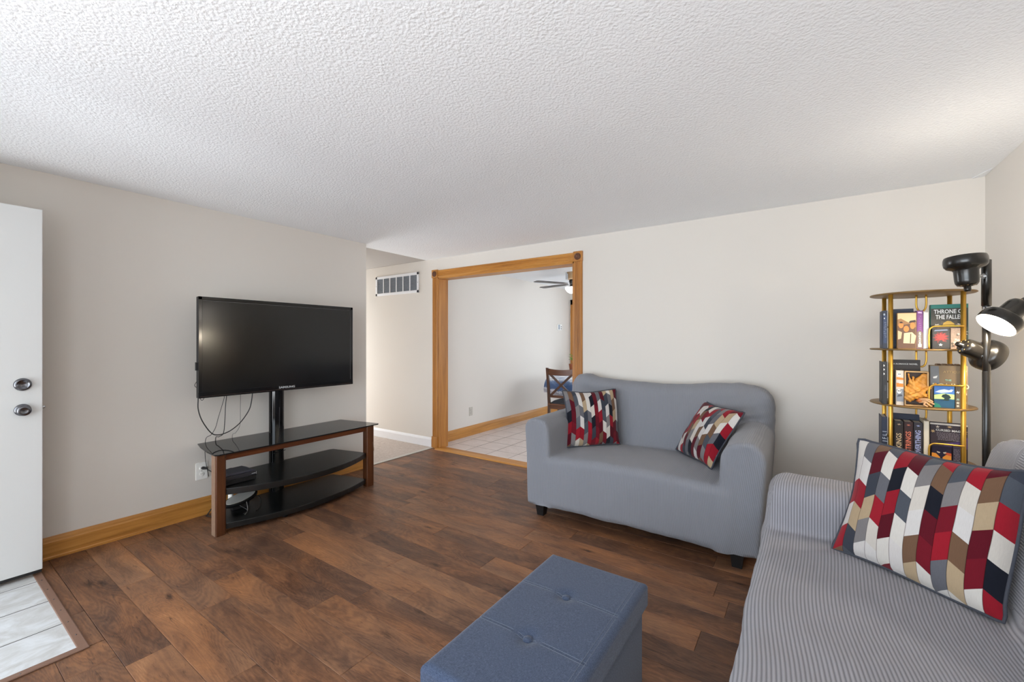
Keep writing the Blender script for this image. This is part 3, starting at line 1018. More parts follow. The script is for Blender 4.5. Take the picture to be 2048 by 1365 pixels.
# cable box on the middle shelf
cb = thing('cable_box', 'black cable box with chamfered lid on the middle shelf', 'cable box', (-3.53, 1.475, 0.3225))
MB().box((-0.115, -0.105, 0.004), (0.075, 0.105, 0.034), bev=0.002).obj('base', 'black_satin', cb)
MB().box((-0.118, -0.108, 0.038), (0.078, 0.108, 0.066), bev=0.003).obj('front_band', plain('box_charcoal', (40, 40, 45), 0.35), cb)
MB().prism([(-0.108, 0.066), (0.108, 0.066), (0.075, 0.080), (-0.075, 0.080)], -0.10, 0.066, axis=0, bev=0.002).obj('lid', plain('box_lid', (58, 58, 68), 0.45), cb)
MB().box((0.0775, 0.070, 0.049), (0.0787, 0.098, 0.053)).box((0.0775, 0.102, 0.042), (0.0787, 0.104, 0.062)).obj('front_mark', 'print_silver', cb)
MB().box((-0.116, -0.106, 0.034), (0.076, 0.106, 0.038)).obj('seam', 'black_gloss', cb)
# modem lying askew above the lower shelf
md = thing('modem', 'silver topped black modem propped at an angle on the lower shelf', 'modem', (-3.62, 1.54, 0.076), 0)
MD = Matrix.Translation((0, 0.0, 0.078)) @ Matrix.Rotation(0.20, 4, 'X') @ Matrix.Rotation(0.42, 4, 'Y')
mb = MB()
pts = [(0.055 * math.cos(a), 0.125 * math.sin(a)) for a in [2 * PI * q / 20 for q in range(20)]]
bm_ = MB().prism(pts, -0.018, 0.006, bev=0.004)
bm_.v = [tuple(MD @ Vector(v)) for v in bm_.v]
bm_.obj('case', 'black_satin', md)
bm_ = MB().prism([(a * 0.82, b_ * 0.86) for a, b_ in pts], 0.006, 0.014, bev=0.003)
bm_.v = [tuple(MD @ Vector(v)) for v in bm_.v]
bm_.obj('silver_cover', plain('silver_plastic', (190, 188, 182), 0.3, 0.4), md)
MB().box((-0.03, -0.06, 0), (0.01, 0.06, 0.05), bev=0.003).obj('stand', 'black_matte', md)
MB().lathe([(0.020, 0.06), (0.019, 0.10), (0.013, 0.135), (0.008, 0.15), (0, 0.152)], 12, Matrix.Translation((-0.06, -0.045, 0))).obj('white_plug', 'plastic_white', md)
cable('modem_cable', 'black leads drooping from the modem onto the lower shelf', [(-3.60, 1.50, 0.13), (-3.56, 1.53, 0.10), (-3.53, 1.55, 0.079), (-3.50, 1.53, 0.078), (-3.48, 1.50, 0.078)], 0.0035, 'cord', 'cables on the lower shelf')
cable('modem_cable', 'dark lead curving off the right end of the modem', [(-3.62, 1.64, 0.15), (-3.58, 1.665, 0.13), (-3.54, 1.65, 0.09), (-3.50, 1.62, 0.078), (-3.46, 1.58, 0.078)], 0.003, 'cord', 'cables on the lower shelf')
cable('modem_cable', 'thin grey lead hanging from the middle of the modem', [(-3.57, 1.56, 0.13), (-3.53, 1.55, 0.105), (-3.50, 1.535, 0.079), (-3.455, 1.50, 0.078)], 0.003, 'cord_grey', 'cables on the lower shelf')


# ------------------------------------------------------------------ implicit surfaces for the stretch-covered sofas
def rbox(p, c, hs, r):
    q = np.abs(p - np.array(c)) - (np.array(hs) - r)
    return np.linalg.norm(np.maximum(q, 0), axis=-1) + np.minimum(q.max(axis=-1), 0) - r


def smin(a, b, k):
    h = np.clip(0.5 + 0.5 * (b - a) / k, 0, 1)
    return b * (1 - h) + a * h - k * h * (1 - h)


def surface_nets(fn, lo, hi, h):
    n = [int(math.ceil((b - a) / h)) + 1 for a, b in zip(lo, hi)]
    ax = [lo[i] + h * np.arange(n[i]) for i in range(3)]
    G = np.stack(np.meshgrid(*ax, indexing='ij'), -1)
    F = fn(G)
    c = [x - 1 for x in n]
    sl = lambda d: tuple(slice(d[i], d[i] + c[i]) for i in range(3))
    corners = [(i, j, k_) for i in (0, 1) for j in (0, 1) for k_ in (0, 1)]
    ins = sum((F[sl(d)] < 0).astype(int) for d in corners)
    act = (ins > 0) & (ins < 8)
    acc = np.zeros(tuple(c) + (3,))
    cnt = np.zeros(tuple(c))
    for a in corners:
        for axis in range(3):
            if a[axis] == 1:
                continue
            b = list(a)
            b[axis] = 1
            fa, fb = F[sl(a)], F[sl(tuple(b))]
            cross = (fa < 0) != (fb < 0)
            t = np.where(cross, fa / np.where(cross, fa - fb, 1), 0)
            pos = np.zeros(tuple(c) + (3,))
            for q in range(3):
                pos[..., q] = a[q]
            pos[..., axis] = t
            acc += pos * cross[..., None]
            cnt += cross
    idx = -np.ones(tuple(c), int)
    idx[act] = np.arange(act.sum())
    cells = np.argwhere(act)
    V = np.array(lo) + h * (cells + acc[act] / np.maximum(cnt[act], 1)[:, None])
    faces = []
    for axis in range(3):
        o = [0, 0, 0]
        o[axis] = 1
        A = F[tuple(slice(0, n[i] - o[i]) for i in range(3))] < 0
        B = F[tuple(slice(o[i], n[i]) for i in range(3))] < 0
        E = np.argwhere(A != B)
        u, v = (axis + 1) % 3, (axis + 2) % 3
        ok = (E[:, u] > 0) & (E[:, v] > 0) & (E[:, u] < n[u] - 1) & (E[:, v] < n[v] - 1)
        E = E[ok]
        flip = A[tuple(E.T)]
        q = []
        for du, dv in ((-1, -1), (0, -1), (0, 0), (-1, 0)):
            ee = E.copy()
            ee[:, u] += du
            ee[:, v] += dv
            q.append(idx[tuple(ee.T)])
        q = np.stack(q, -1)
        q[~flip] = q[~flip][:, ::-1]
        faces.append(q)
    Fc = np.concatenate(faces)

    def grad(p):
        e = 0.004
        g = np.zeros_like(p)
        for q in range(3):
            d = np.zeros(3)
            d[q] = e
            g[:, q] = (fn(p + d) - fn(p - d)) / (2 * e)
        return g
    for _ in range(3):
        g = grad(V)
        V = V - (fn(V) / np.maximum((g * g).sum(1), 0.2))[:, None] * g * 0.9
    g = grad(V)
    N = g / np.maximum(np.linalg.norm(g, axis=1), 1e-6)[:, None]
    return V, Fc, N


def split_parts(V, F, N, rib, classify, names, mat, parent):
    cen = V[F].mean(1)
    nrm = N[F].mean(1)
    lab = classify(cen, nrm)
    for li, nm in enumerate(names):
        sel = F[lab == li]
        if len(sel) == 0:
            continue
        used, inv = np.unique(sel, return_inverse=True)
        me = bpy.data.meshes.new(nm)
        me.from_pydata(V[used].tolist(), [], inv.reshape(sel.shape).tolist())
        me.polygons.foreach_set('use_smooth', [True] * len(sel))
        at = me.attributes.new('rib', 'FLOAT', 'POINT')
        at.data.foreach_set('value', rib[used].astype(np.float32))
        me.update()
        me.normals_split_custom_set_from_vertices(N[used].tolist())
        me.materials.append(MAT[mat])
        link(nm.split('#')[0], me, parent)


def folds(p):
    # soft pull folds: behind the arms on the back cover and along its top
    x, y, z = p[..., 0], p[..., 1], p[..., 2]
    m = np.exp(-((x - 0.66) / 0.16) ** 2 - ((z - 0.80) / 0.07) ** 2)
    t = np.clip((z - 0.93) / 0.06, 0, 1)
    return 0.007 * m * np.sin(75 * (z - 0.25 * x)) + 0.006 * t * np.sin(9 * x + 1.0) * np.sin(4 * x) - 0.012 * t * np.exp(-((x - 0.60) / 0.05) ** 2)


def wob(p, a=1.0):
    x, y, z = p[..., 0], p[..., 1], p[..., 2]
    return a * (0.004 * np.sin(7 * x + 3 * y + 1) * np.sin(5 * z + 2 * x) + 0.0025 * np.sin(17 * x - 6 * z + 2) * np.sin(13 * y + 9 * z) + 0.0012 * np.sin(41 * x + 23 * z) * np.sin(31 * y + 17 * x))


def love_sdf(p):
    x, y, z = p[..., 0], p[..., 1], p[..., 2]
    q = p.copy()
    flare = 1 - 0.045 * np.clip((0.74 - z) / 0.65, 0, 1)
    q[..., 0] = x / flare
    q[..., 1] = y + 0.035 * np.clip((z - 0.45) / 0.3, -1, 1) * np.clip((0.5 - y) / 0.5, 0, 1) * 0
    # seat block with a crowned, sagging cushion
    top = 0.475 + 0.035 * np.clip(1 - (x / 0.62) ** 2, 0, 1) * np.clip(1 - ((y - 0.25) / 0.5) ** 2, -0.4, 1)
    zz = z.copy()
    qs = q.copy()
    qs[..., 2] = z - (top - 0.475) * np.clip((z - 0.2) / 0.25, 0, 1)
    seat = rbox(qs, (0, 0.45, 0.28), (0.70, 0.455, 0.198), 0.055)
    def arm(cx, hw, r):
        # rounded over the top, but with a crisp front edge
        qx, qz = np.abs(q[..., 0] - cx) - (hw - r), np.abs(z - 0.30) - (0.47 - r)
        d2 = np.hypot(np.maximum(qx, 0), np.maximum(qz, 0)) + np.minimum(np.maximum(qx, qz), 0) - r
        dy = np.abs(y - 0.445) - 0.445
        e = 0.028
        return np.hypot(np.maximum(d2 + e, 0), np.maximum(dy + e, 0)) + np.minimum(np.maximum(d2 + e, dy + e), 0) - e
    al = arm(-0.728, 0.112, 0.098)
    ar = arm(0.720, 0.125, 0.115)
    yb = 0.80 + 0.07 * np.clip((z - 0.4) / 0.6, -0.5, 1)
    saddle = 0.050 * np.exp(-((x + 0.715) / 0.085) ** 2) + 0.012 * np.exp(-((x - 0.62) / 0.18) ** 2) - 0.022 * np.exp(-((x + 0.05) / 0.40) ** 2)
    qb = q.copy()
    qb[..., 1] = y - yb + 0.80
    qb[..., 2] = z - saddle * np.clip((z - 0.5) / 0.4, 0, 1)
    back = rbox(qb, (0, 0.855, 0.57), (0.842, 0.105, 0.465), 0.095)
    # corners of the back are more rounded seen from the front
    rr = np.where(x < 0, 0.105, 0.17)
    corner = np.hypot(np.maximum(np.abs(x) - (0.842 - rr), 0), np.maximum(z - (1.035 + 0.03 * (x < -0.6) - rr), 0)) - rr
    back = np.maximum(back, corner)
    d = smin(al, ar, 0.02)
    d = smin(d, seat, 0.016 + 0.02 * np.clip((x + 0.2) / 0.8, 0, 1))
    d = smin(d, back, 0.022)
    # hem line sags a little in the middle
    hem = 0.095 - 0.02 * np.clip(1 - (x / 0.8) ** 2, 0, 1)
    d = np.maximum(d, hem - z)
    return d + wob(p) + folds(p)


lv = thing('loveseat', 'grey loveseat in a fine ribbed stretch cover, standing against the back wall', 'loveseat', (-1.015, 2.868, 0))
V, F, N = surface_nets(love_sdf, (-0.95, -0.08, 0.03), (0.95, 1.05, 1.14), 0.0185)
side = (np.abs(N[:, 0]) > 0.75) & (np.abs(V[:, 0]) > 0.8)
rib = V[:, 0] + 0.25 * V[:, 2] * np.clip((V[:, 0] - 0.1) / 0.6, 0, 1) + 0.05 * np.sin(6 * V[:, 2]) * 0.3
inner = (np.abs(N[:, 0]) > 0.75) & ~side
rib = np.where(side, V[:, 1] + V[:, 0] * 0.3, np.where(inner, V[:, 1], rib))


def love_class(c, n):
    lab = np.zeros(len(c), int)
    back = (c[:, 1] > 0.70 + 0.06 * np.clip((c[:, 2] - 0.4) / 0.6, 0, 1)) & (c[:, 2] > 0.46)
    back |= (c[:, 1] > 0.86)
    armL = (c[:, 0] < -0.612) & ~back
    armR = (c[:, 0] > 0.592) & ~back
    lab[armL] = 1
    lab[armR] = 2
    lab[back] = 3
    return lab


split_parts(V, F, N, rib, love_class, ['seat', 'armrest', 'armrest', 'backrest'], 'rib_love', lv)
legm = MB()
legm.add([(-0.027, -0.027, 0), (0.027, -0.027, 0), (0.027, 0.027, 0), (-0.027, 0.027, 0), (-0.040, -0.040, 0.115), (0.040, -0.040, 0.115), (0.040, 0.040, 0.115), (-0.040, 0.040, 0.115)],
         [(3, 2, 1, 0), (4, 5, 6, 7), (0, 1, 5, 4), (1, 2, 6, 5), (2, 3, 7, 6), (3, 0, 4, 7)])
lm = legm.mesh('leg', 'black_satin')
for x, y in ((-0.703, 0.062), (0.683, 0.062), (-0.703, 0.86), (0.683, 0.86)):
    link('leg', lm, lv, (x, y, 0))
MB().box((-0.62, 0.05, 0.10), (0.62, 0.85, 0.115)).obj('underside', 'black_matte', lv)

# the nearer sofa along the right wall
SL = 1.235


def sofa_sdf(p):
    x, y, z = p[..., 0], p[..., 1], p[..., 2]
    q = p.copy()
    crown = 0.030 * np.clip(1 - ((y - 0.30) / 0.45) ** 2, -0.5, 1) + 0.012 * np.sin(2.6 * x + 0.4)
    qs = q.copy()
    qs[..., 2] = z - crown * np.clip((z - 0.2) / 0.25, 0, 1)
    seat = rbox(qs, (0, 0.55, 0.27), (SL - 0.12, 0.55, 0.185), 0.06)
    tap = 0.045 * np.clip((0.68 - z) / 0.5, 0, 1)
    qa = q.copy()
    qa[..., 1] = y + tap * np.clip((0.4 - y) / 0.4, 0, 1) - 0.03
    al = rbox(qa, (-SL + 0.15, 0.55, 0.38), (0.15, 0.55, 0.31), 0.085)
    ar = rbox(qa, (SL - 0.15, 0.55, 0.38), (0.15, 0.55, 0.31), 0.085)
    qb = q.copy()
    qb[..., 1] = y - 0.14 * np.clip((z - 0.45) / 0.6, 0, 1)
    back = rbox(qb, (0, 0.90, 0.55), (SL + 0.05, 0.17, 0.49), 0.11)
    ze = z + 0.07 * np.clip((np.abs(x) - 0.55) / 0.6, 0, 1)
    corner = np.hypot(np.maximum(np.abs(x) - (SL + 0.05 - 0.21), 0), np.maximum(ze - 0.835, 0)) - 0.21
    back = np.maximum(back, corner)
    back = np.maximum(back, y - 1.095)
    d = smin(al, ar, 0.02)
    d = smin(d, seat, 0.02)
    d = smin(d, back, 0.035)
    d = np.maximum(d, 0.085 - z)
    return d + wob(p, 1.1)


sf = thing('sofa', 'grey three seat sofa in a coarse ribbed stretch cover, standing along the right wall', 'sofa', (-0.172, 1.485, 0), -PI / 2)
V, F, N = surface_nets(sofa_sdf, (-SL - 0.1, -0.1, 0.03), (SL + 0.1, 1.16, 1.16), 0.0205)
# ribs run along the length: coordinate follows the cross-section
rib = V[:, 1] - 0.02 * np.sin(3.3 * V[:, 0]) - 0.006 * np.sin(8 * V[:, 0] + 3 * V[:, 1])
isback = (V[:, 1] > 0.70) & (V[:, 2] > 0.50)
rib = np.where(isback, 0.72 + (V[:, 2] - 0.5) + (V[:, 1] - 0.72) * 0.8, rib)
front = (N[:, 1] < -0.7) & (V[:, 2] < 0.42) & (np.abs(V[:, 0]) < SL - 0.3)
rib = np.where(front, V[:, 2] * -1 + 0.45, rib)
rib = np.where((N[:, 1] < -0.8) & (np.abs(V[:, 0]) >= SL - 0.3), V[:, 0], rib)


def sofa_class(c, n):
    lab = np.zeros(len(c), int)
    back = ((c[:, 1] > 0.715 + 0.14 * np.clip((c[:, 2] - 0.45) / 0.6, 0, 1)) & (c[:, 2] > 0.462)) | (c[:, 1] > 1.0)
    lab[(c[:, 0] < -SL + 0.30) & ~back] = 1
    lab[(c[:, 0] > SL - 0.30) & ~back] = 2
    lab[back] = 3
    return lab


split_parts(V, F, N, rib, sofa_class, ['seat', 'armrest', 'armrest', 'backrest'], 'rib_sofa', sf)
for x in (-1.12, 1.12):
    for y in (0.10, 1.0):
        link('leg', lm, sf, (x, y, 0))


# ------------------------------------------------------------------ throw pillows
def pillow(name, label, loc, xdir, tilt, mat, size=0.48, thick=0.085, seed=0, h=None, droop=0.0):
    """loc = middle of the bottom edge; xdir = bottom edge direction (viewer's left to right); tilt back about it"""
    h = h or size
    xd = Vector((xdir[0], xdir[1], xdir[2] if len(xdir) > 2 else 0)).normalized()
    up = Vector((0, 0, 1))
    back = up.cross(xd).normalized()                       # away from the viewer
    zd = (up * math.cos(tilt) + back * math.sin(tilt)).normalized()
    zd = (zd - xd * zd.dot(xd)).normalized()
    nd = xd.cross(zd).normalized()                         # -> towards viewer is -(back)
    M = Matrix((xd, -nd if nd.dot(back) < 0 else nd, zd)).transposed().to_4x4()
    t = thing(name, label, 'pillow', loc, 0, 'chevron throw pillows')
    rng = random.Random(seed)
    ph = [rng.uniform(0, 6.28) for _ in range(6)]
    n = 36
    outline = []

    def P(s, tt, side):
        pin = 0.055
        xx = s * size / 2 * (1 - pin * (1 - tt * tt)) + 0.006 * math.sin(3 * tt + ph[0]) * abs(s)
        zz = tt * h / 2 * (1 - pin * (1 - s * s)) + 0.006 * math.sin(3 * s + ph[1]) * abs(tt)
        prof = (max(0, 1 - abs(s) ** 2.6) * max(0, 1 - abs(tt) ** 2.6)) ** 0.62
        th = thick * prof
        wr = 0.006 * prof ** 0.5 * (math.sin(7 * s + 5 * tt + ph[2]) * math.sin(6 * tt - 3 * s + ph[3])) * (1 - prof * 0.6)
        return Vector((xx, side * th + wr - droop * 0.0, zz + h / 2))
    for side, nm, mt in ((-1, 'front_panel', mat), (1, 'back_panel', 'pillow_back')):
        vs, fs, uv = [], [], []
        for j in range(n + 1):
            for i in range(n + 1):
                s, tt = -1 + 2 * i / n, -1 + 2 * j / n
                vs.append((M @ P(s, tt, side))[:])
                uv.append((i / n, j / n))
        for j in range(n):
            for i in range(n):
                a = j * (n + 1) + i
                f = (a, a + 1, a + n + 2, a + n + 1)
                fs.append(f if side < 0 else f[::-1])
        me = MB().add(vs, fs, 0, True).mesh(nm, mt)
        ul = me.uv_layers.new(name='UVMap')
        for lp in me.loops:
            ul.data[lp.index].uv = uv[lp.vertex_index]
        link(nm, me, t)
    ring = []
    m = 10
    for (a0, b0), (a1, b1) in (((-1, -1), (1, -1)), ((1, -1), (1, 1)), ((1, 1), (-1, 1)), ((-1, 1), (-1, -1))):
        for i in range(m):
            f = i / m
            ring.append((M @ P(a0 + (a1 - a0) * f, b0 + (b1 - b0) * f, 0))[:])
    MB().tube(ring, 0.0055, 8, 2, closed=True).obj('piping', 'piping', t)
    return t


pillow('throw_pillow', 'chevron throw pillow standing upright against the far arm of the loveseat', (-1.455, 3.35, 0.492), (0.36, 0.37), 0.20, chevron('chevron_weave_upright', 14, 5.0, 3.0), 0.485, 0.075, 1, 0.47)
pillow('throw_pillow', 'chevron throw pillow leaning between right arm and back of the loveseat', (-0.685, 3.385, 0.500), (0.33, -0.37, -0.02), 0.55, chevron('chevron_weave_leaning', 12, 5.0, 11.0), 0.475, 0.08, 2, 0.455)
pillow('throw_pillow', 'large chevron throw pillow in the corner of the nearest sofa', (0.325, 2.175, 0.468), (0.427, -0.29), 0.38, chevron('chevron_weave_near', 12, 5.0, 21.0), 0.52, 0.09, 3, 0.50)

# ------------------------------------------------------------------ storage bench in the foreground
OXC, OYC = -0.722, 1.289
ob = thing('storage_bench', 'slate blue fabric storage bench with buttoned lid on the plank floor', 'bench', (OXC, OYC, 0))
MB().box((-0.196, -0.385, 0.0), (0.200, 0.385, 0.345), bev=0.008).obj('body', 'linen', ob)
# lid: a soft cushion with seams and button dimples
lw, ll, lh0, lh1 = 0.215, 0.402, 0.335, 0.424
bts = [(-0.009, 0.136), (-0.009, -0.132)]
nx, ny = 48, 84


def lid_z(x, y):
    e = min(lw - abs(x), ll - abs(y))
    z = lh1 + 0.004 * (1 - (x / lw) ** 2) * (1 - (y / ll) ** 2)
    for bx, by in bts:
        d = math.hypot((x - bx), (y - by))
        z -= 0.013 * math.exp(-(d / 0.030) ** 2)
        z -= 0.0018 * math.exp(-((y - by) / 0.007) ** 2)
    z -= 0.0025 * math.exp(-((x - (lw - 0.03)) / 0.004) ** 2)
    r = 0.022
    if e < r:
        z -= r - math.sqrt(max(0, r * r - (r - e) ** 2))
    return z


def spaced(h, n, r=0.024):
    a = [-h + r * (1 - math.cos(PI / 2 * i / 5)) for i in range(5)]
    m = [-h + r + (2 * h - 2 * r) * i / (n - 10) for i in range(n - 9)]
    return a + m + [-v for v in a[::-1]]


xs, ys = spaced(lw, nx), spaced(ll, ny)
vs = [(x, y, lid_z(x, y)) for y in ys for x in xs]
W_ = len(xs)
fs = [(j * W_ + i, j * W_ + i + 1, (j + 1) * W_ + i + 1, (j + 1) * W_ + i) for j in range(len(ys) - 1) for i in range(W_ - 1)]
mb = MB().add(vs, fs, 0, True)
rim = [(x, ys[0]) for x in xs] + [(xs[-1], y) for y in ys[1:]] + [(x, ys[-1]) for x in xs[-2::-1]] + [(xs[0], y) for y in ys[-2:0:-1]]
nr = len(rim)
vs = [(x, y, lid_z(x, y)) for x, y in rim] + [(x, y, lh0) for x, y in rim] + [(x * 0.93, y * 0.96, lh0) for x, y in rim]
fs = [(nr + i, nr + (i + 1) % nr, (i + 1) % nr, i) for i in range(nr)] + [(2 * nr + i, 2 * nr + (i + 1) % nr, nr + (i + 1) % nr, nr + i) for i in range(nr)]
mb.add(vs, fs, 0, False)
lid = mb.obj('lid', 'linen', ob)
for bx, by in bts:
    MB().lathe([(0.0150, lh1 - 0.013), (0.0165, lh1 - 0.007), (0.0145, lh1 - 0.002), (0.008, lh1 + 0.001), (0, lh1 + 0.0015)], 20, Matrix.Translation((bx, by, 0))).obj('button', 'linen', lid)
mb = MB()
for by in (0.136, -0.132):
    for dy in (-0.006, 0.006):
        mb.tube([(x, by + dy, lid_z(x, by + dy) + 0.0002) for x in [-lw + 0.02 + i * 0.03 for i in range(14)]], 0.0006, 4, 1)
mb.tube([(lw - 0.036, y, lid_z(lw - 0.036, y) + 0.0002) for y in [-ll + 0.02 + i * 0.04 for i in range(20)]], 0.0006, 4, 1)
mb.tube([(lw - 0.024, y, lid_z(lw - 0.024, y) + 0.0002) for y in [-ll + 0.02 + i * 0.04 for i in range(20)]], 0.0006, 4, 1)
mb.obj('stitching', 'linen_thread', lid)

# ------------------------------------------------------------------ dining room furniture seen through the opening
dtb = thing('dining_table', 'round dining table behind the brown chair in the dining room', 'table', (-2.87, 6.47, 0))
MB().lathe([(0.0, 0.735), (0.69, 0.735), (0.70, 0.745), (0.70, 0.767), (0.69, 0.775), (0, 0.775)], 40).obj('tabletop', 'dark_wood_x', dtb)
MB().lathe([(0.30, 0.0), (0.29, 0.03), (0.10, 0.07), (0.06, 0.15), (0.07, 0.35), (0.05, 0.5), (0.09, 0.68), (0.2, 0.735)], 24).obj('pedestal', 'dark_wood', dtb)
# cloth with a scenic blue print, hanging in soft folds
k = NT('blue_mountain_print_cloth')
tc = k.n('ShaderNodeTexCoord').outputs['Object']
sp_ = k.n('ShaderNodeSeparateXYZ')
k.l(tc, sp_.inputs[0])
nz = k.noise(k.mapping(tc, (6, 6, 14)), 1.0, 6, 0.7, 0.8)
g = k.math('ADD', k.math('MULTIPLY', k.math('SUBTRACT', sp_.outputs[2], 0.53), 3.7), k.math('MULTIPLY', k.math('SUBTRACT', nz, 0.5), 0.7))
k.base(k.ramp(g, [(0.02, lin((190, 190, 198))), (0.20, lin((146, 146, 158))), (0.30, lin((214, 217, 224))), (0.40, lin((62, 90, 134))), (0.62, lin((66, 94, 138))), (0.82, lin((112, 134, 170))), (0.97, lin((236, 238, 240)))]))
k.set(0.7)
MAT['cloth'] = k.m
vs, fs = [], []
nr_, na = 12, 96
for j in range(nr_ + 1):
    for i in range(na):
        a = 2 * PI * i / na
        if j <= 4:
            r, z = 0.715 * j / 4, 0.779
        else:
            f = (j - 4) / (nr_ - 4)
            w = math.sin(9 * a) * 0.5 + math.sin(14 * a + 1) * 0.3
            r = 0.717 + 0.02 * math.sin(PI * f) + f * (0.02 + 0.035 * w)
            z = 0.777 - 0.235 * f - 0.012 * f * w
        vs.append((r * math.cos(a), r * math.sin(a), z))
for j in range(nr_):
    for i in range(na):
        a, b = j * na + i, j * na + (i + 1) % na
        fs.append((a, b, b + na, a + na))
o = MB().add(vs, fs, 0, True).obj('tablecloth', 'cloth', None, (-2.87, 6.47, 0))
tag(o, 'blue and white scenic tablecloth draped over the round dining table', 'tablecloth')

# chair: local x right, y forward (towards the table)
ch = thing('dining_chair', 'dark brown wooden dining chair with crossed back slats', 'chair', (-2.925, 5.72, 0), 0.10)
for s in (-1, 1):
    # back posts are the rear legs continued upward, leaning back
    pts = [(s * 0.205, -0.20, 0), (s * 0.205, -0.185, 0.25), (s * 0.205, -0.18, 0.46), (s * 0.21, -0.20, 0.75), (s * 0.212, -0.235, 0.985)]
    mb = MB()
    vs, fs = [], []
    for (x, y, z) in pts:
        vs += [(x - 0.018, y - 0.016, z), (x + 0.018, y - 0.016, z), (x + 0.018, y + 0.018, z), (x - 0.018, y + 0.018, z)]
    for i in range(len(pts) - 1):
        for q in range(4):
            a, b = i * 4 + q, i * 4 + (q + 1) % 4
            fs.append((a, b, b + 4, a + 4))
    fs += [(3, 2, 1, 0), tuple(range(len(vs) - 4, len(vs)))]
    mb.add(vs, fs)
    mb.obj('back_post', 'dark_wood', ch)
    mb = MB().box((s * 0.205 - 0.02, 0.185, 0), (s * 0.205 + 0.02, 0.225, 0.44), bev=0.003)
    mb.obj('front_leg', 'dark_wood', ch)


def arc_rail(z0, z1, y0, bow, th, sag=0.0):
    vs, fs = [], []
    n = 10
    for i in range(n + 1):
        s = -1 + 2 * i / n
        x = 0.20 * s
        yb_ = y0 - bow * (1 - s * s)
        zt = z1 - sag * (1 - s * s)
        zb = z0 - sag * (1 - s * s) * 0.6
        vs += [(x, yb_ - th / 2, zb), (x, yb_ + th / 2, zb), (x, yb_ + th / 2, zt), (x, yb_ - th / 2, zt)]
    for i in range(n):
        for q in range(4):
            a, b = i * 4 + q, i * 4 + (q + 1) % 4
            fs.append((a, a + 4, b + 4, b))
    fs += [(0, 1, 2, 3), (n * 4 + 3, n * 4 + 2, n * 4 + 1, n * 4)]
    return MB().add(vs, fs)


arc_rail(0.885, 0.975, -0.222, 0.015, 0.022, 0.016).obj('top_rail', 'dark_wood_x', ch)
arc_rail(0.545, 0.580, -0.185, 0.012, 0.020).obj('lower_rail', 'dark_wood_x', ch)
for s in (-1, 1):
    mb = MB()
    a, b = Vector((s * 0.185, -0.20, 0.565)), Vector((-s * 0.175, -0.228, 0.895))
    d = (b - a).normalized()
    sd = d.cross(Vector((0, 1, 0))).normalized()
    vs = [p + sd * u * 0.016 + Vector((0, w * 0.008 + (0.004 if s > 0 else -0.004), 0)) for p in (a, b) for u, w in ((-1, -1), (1, -1), (1, 1), (-1, 1))]
    mb.add([v[:] for v in vs], [(3, 2, 1, 0), (4, 5, 6, 7), (0, 1, 5, 4), (1, 2, 6, 5), (2, 3, 7, 6), (3, 0, 4, 7)])
    mb.obj('cross_slat', 'dark_wood', ch)
MB().box((-0.215, -0.20, 0.43), (0.215, 0.23, 0.455), bev=0.006).obj('seat', 'dark_wood_x', ch)
MB().box((-0.19, -0.185, 0.375), (0.19, -0.165, 0.432)).box((-0.19, 0.195, 0.375), (0.19, 0.215, 0.432)).box((-0.21, -0.17, 0.375), (-0.19, 0.2, 0.432)).box((0.19, -0.17, 0.375), (0.21, 0.2, 0.432)).obj('apron', 'dark_wood_x', ch)
vs, fs = [], []
n = 12
for j in range(n + 1):
    for i in range(n + 1):
        s, tt = -1 + 2 * i / n, -1 + 2 * j / n
        vs.append((0.195 * s, 0.015 + 0.195 * tt, 0.458 + 0.045 * ((1 - s ** 4) * (1 - tt ** 4)) ** 0.5))
for j in range(n):
    for i in range(n):
        a = j * (n + 1) + i
        fs.append((a, a + 1, a + n + 2, a + n + 1))
MB().add(vs, fs, 0, True).obj('seat_cushion', plain('dark_cushion', (42, 44, 50), 0.8), ch)

# ceiling fan
fan = thing('ceiling_fan', 'ceiling fan with dark blades and a lit white bowl in the dining room', 'ceiling fan', (-2.94, 5.96, ZC))
MB().lathe([(0.0, 0.0), (0.11, 0.0), (0.112, -0.012), (0.10, -0.02), (0.096, -0.02), (0.085, -0.09), (0.075, -0.11), (0.0, -0.11)], 28).obj('motor_housing', 'fan_wood', fan)
MB().lathe([(0.0, -0.11), (0.055, -0.11), (0.06, -0.14), (0.05, -0.16), (0.045, -0.215), (0.0, -0.215)], 24).obj('hub', 'black_satin', fan)
MB().box((-0.02, -0.115, -0.11), (0.02, -0.095, 0.0), mat=Matrix.Rotation(math.radians(-35), 4, 'Z')).obj('bracket', 'chrome', fan)
MB().lathe([(0.075, -0.215), (0.08, -0.228), (0.0, -0.228)], 24).obj('light_collar', 'nickel', fan)
MB().lathe([(0.118, -0.228), (0.112, -0.26), (0.09, -0.295), (0.055, -0.318), (0.0, -0.325)], 28).obj('light_bowl', 'fan_bowl', fan)
bm_ = MB()
bm_.prism([(0.10, -0.02), (0.20, -0.055), (0.62, -0.068), (0.66, -0.05), (0.66, 0.05), (0.62, 0.068), (0.20, 0.055), (0.10, 0.02)], -0.004, 0.004, bev=0.001)
blade = bm_.mesh('blade', plain('dark_blade', (52, 44, 40), 0.4))
a0 = math.atan2(math.cos(math.radians(25)) * -0.565 - math.sin(math.radians(25)) * 0.825, math.cos(math.radians(25)) * -0.825 + math.sin(math.radians(25)) * 0.565)
for q in range(5):
    link('blade', blade, fan, (0, 0, -0.175), Euler((0.03, 0, a0 - q * 2 * PI / 5), 'XYZ'))
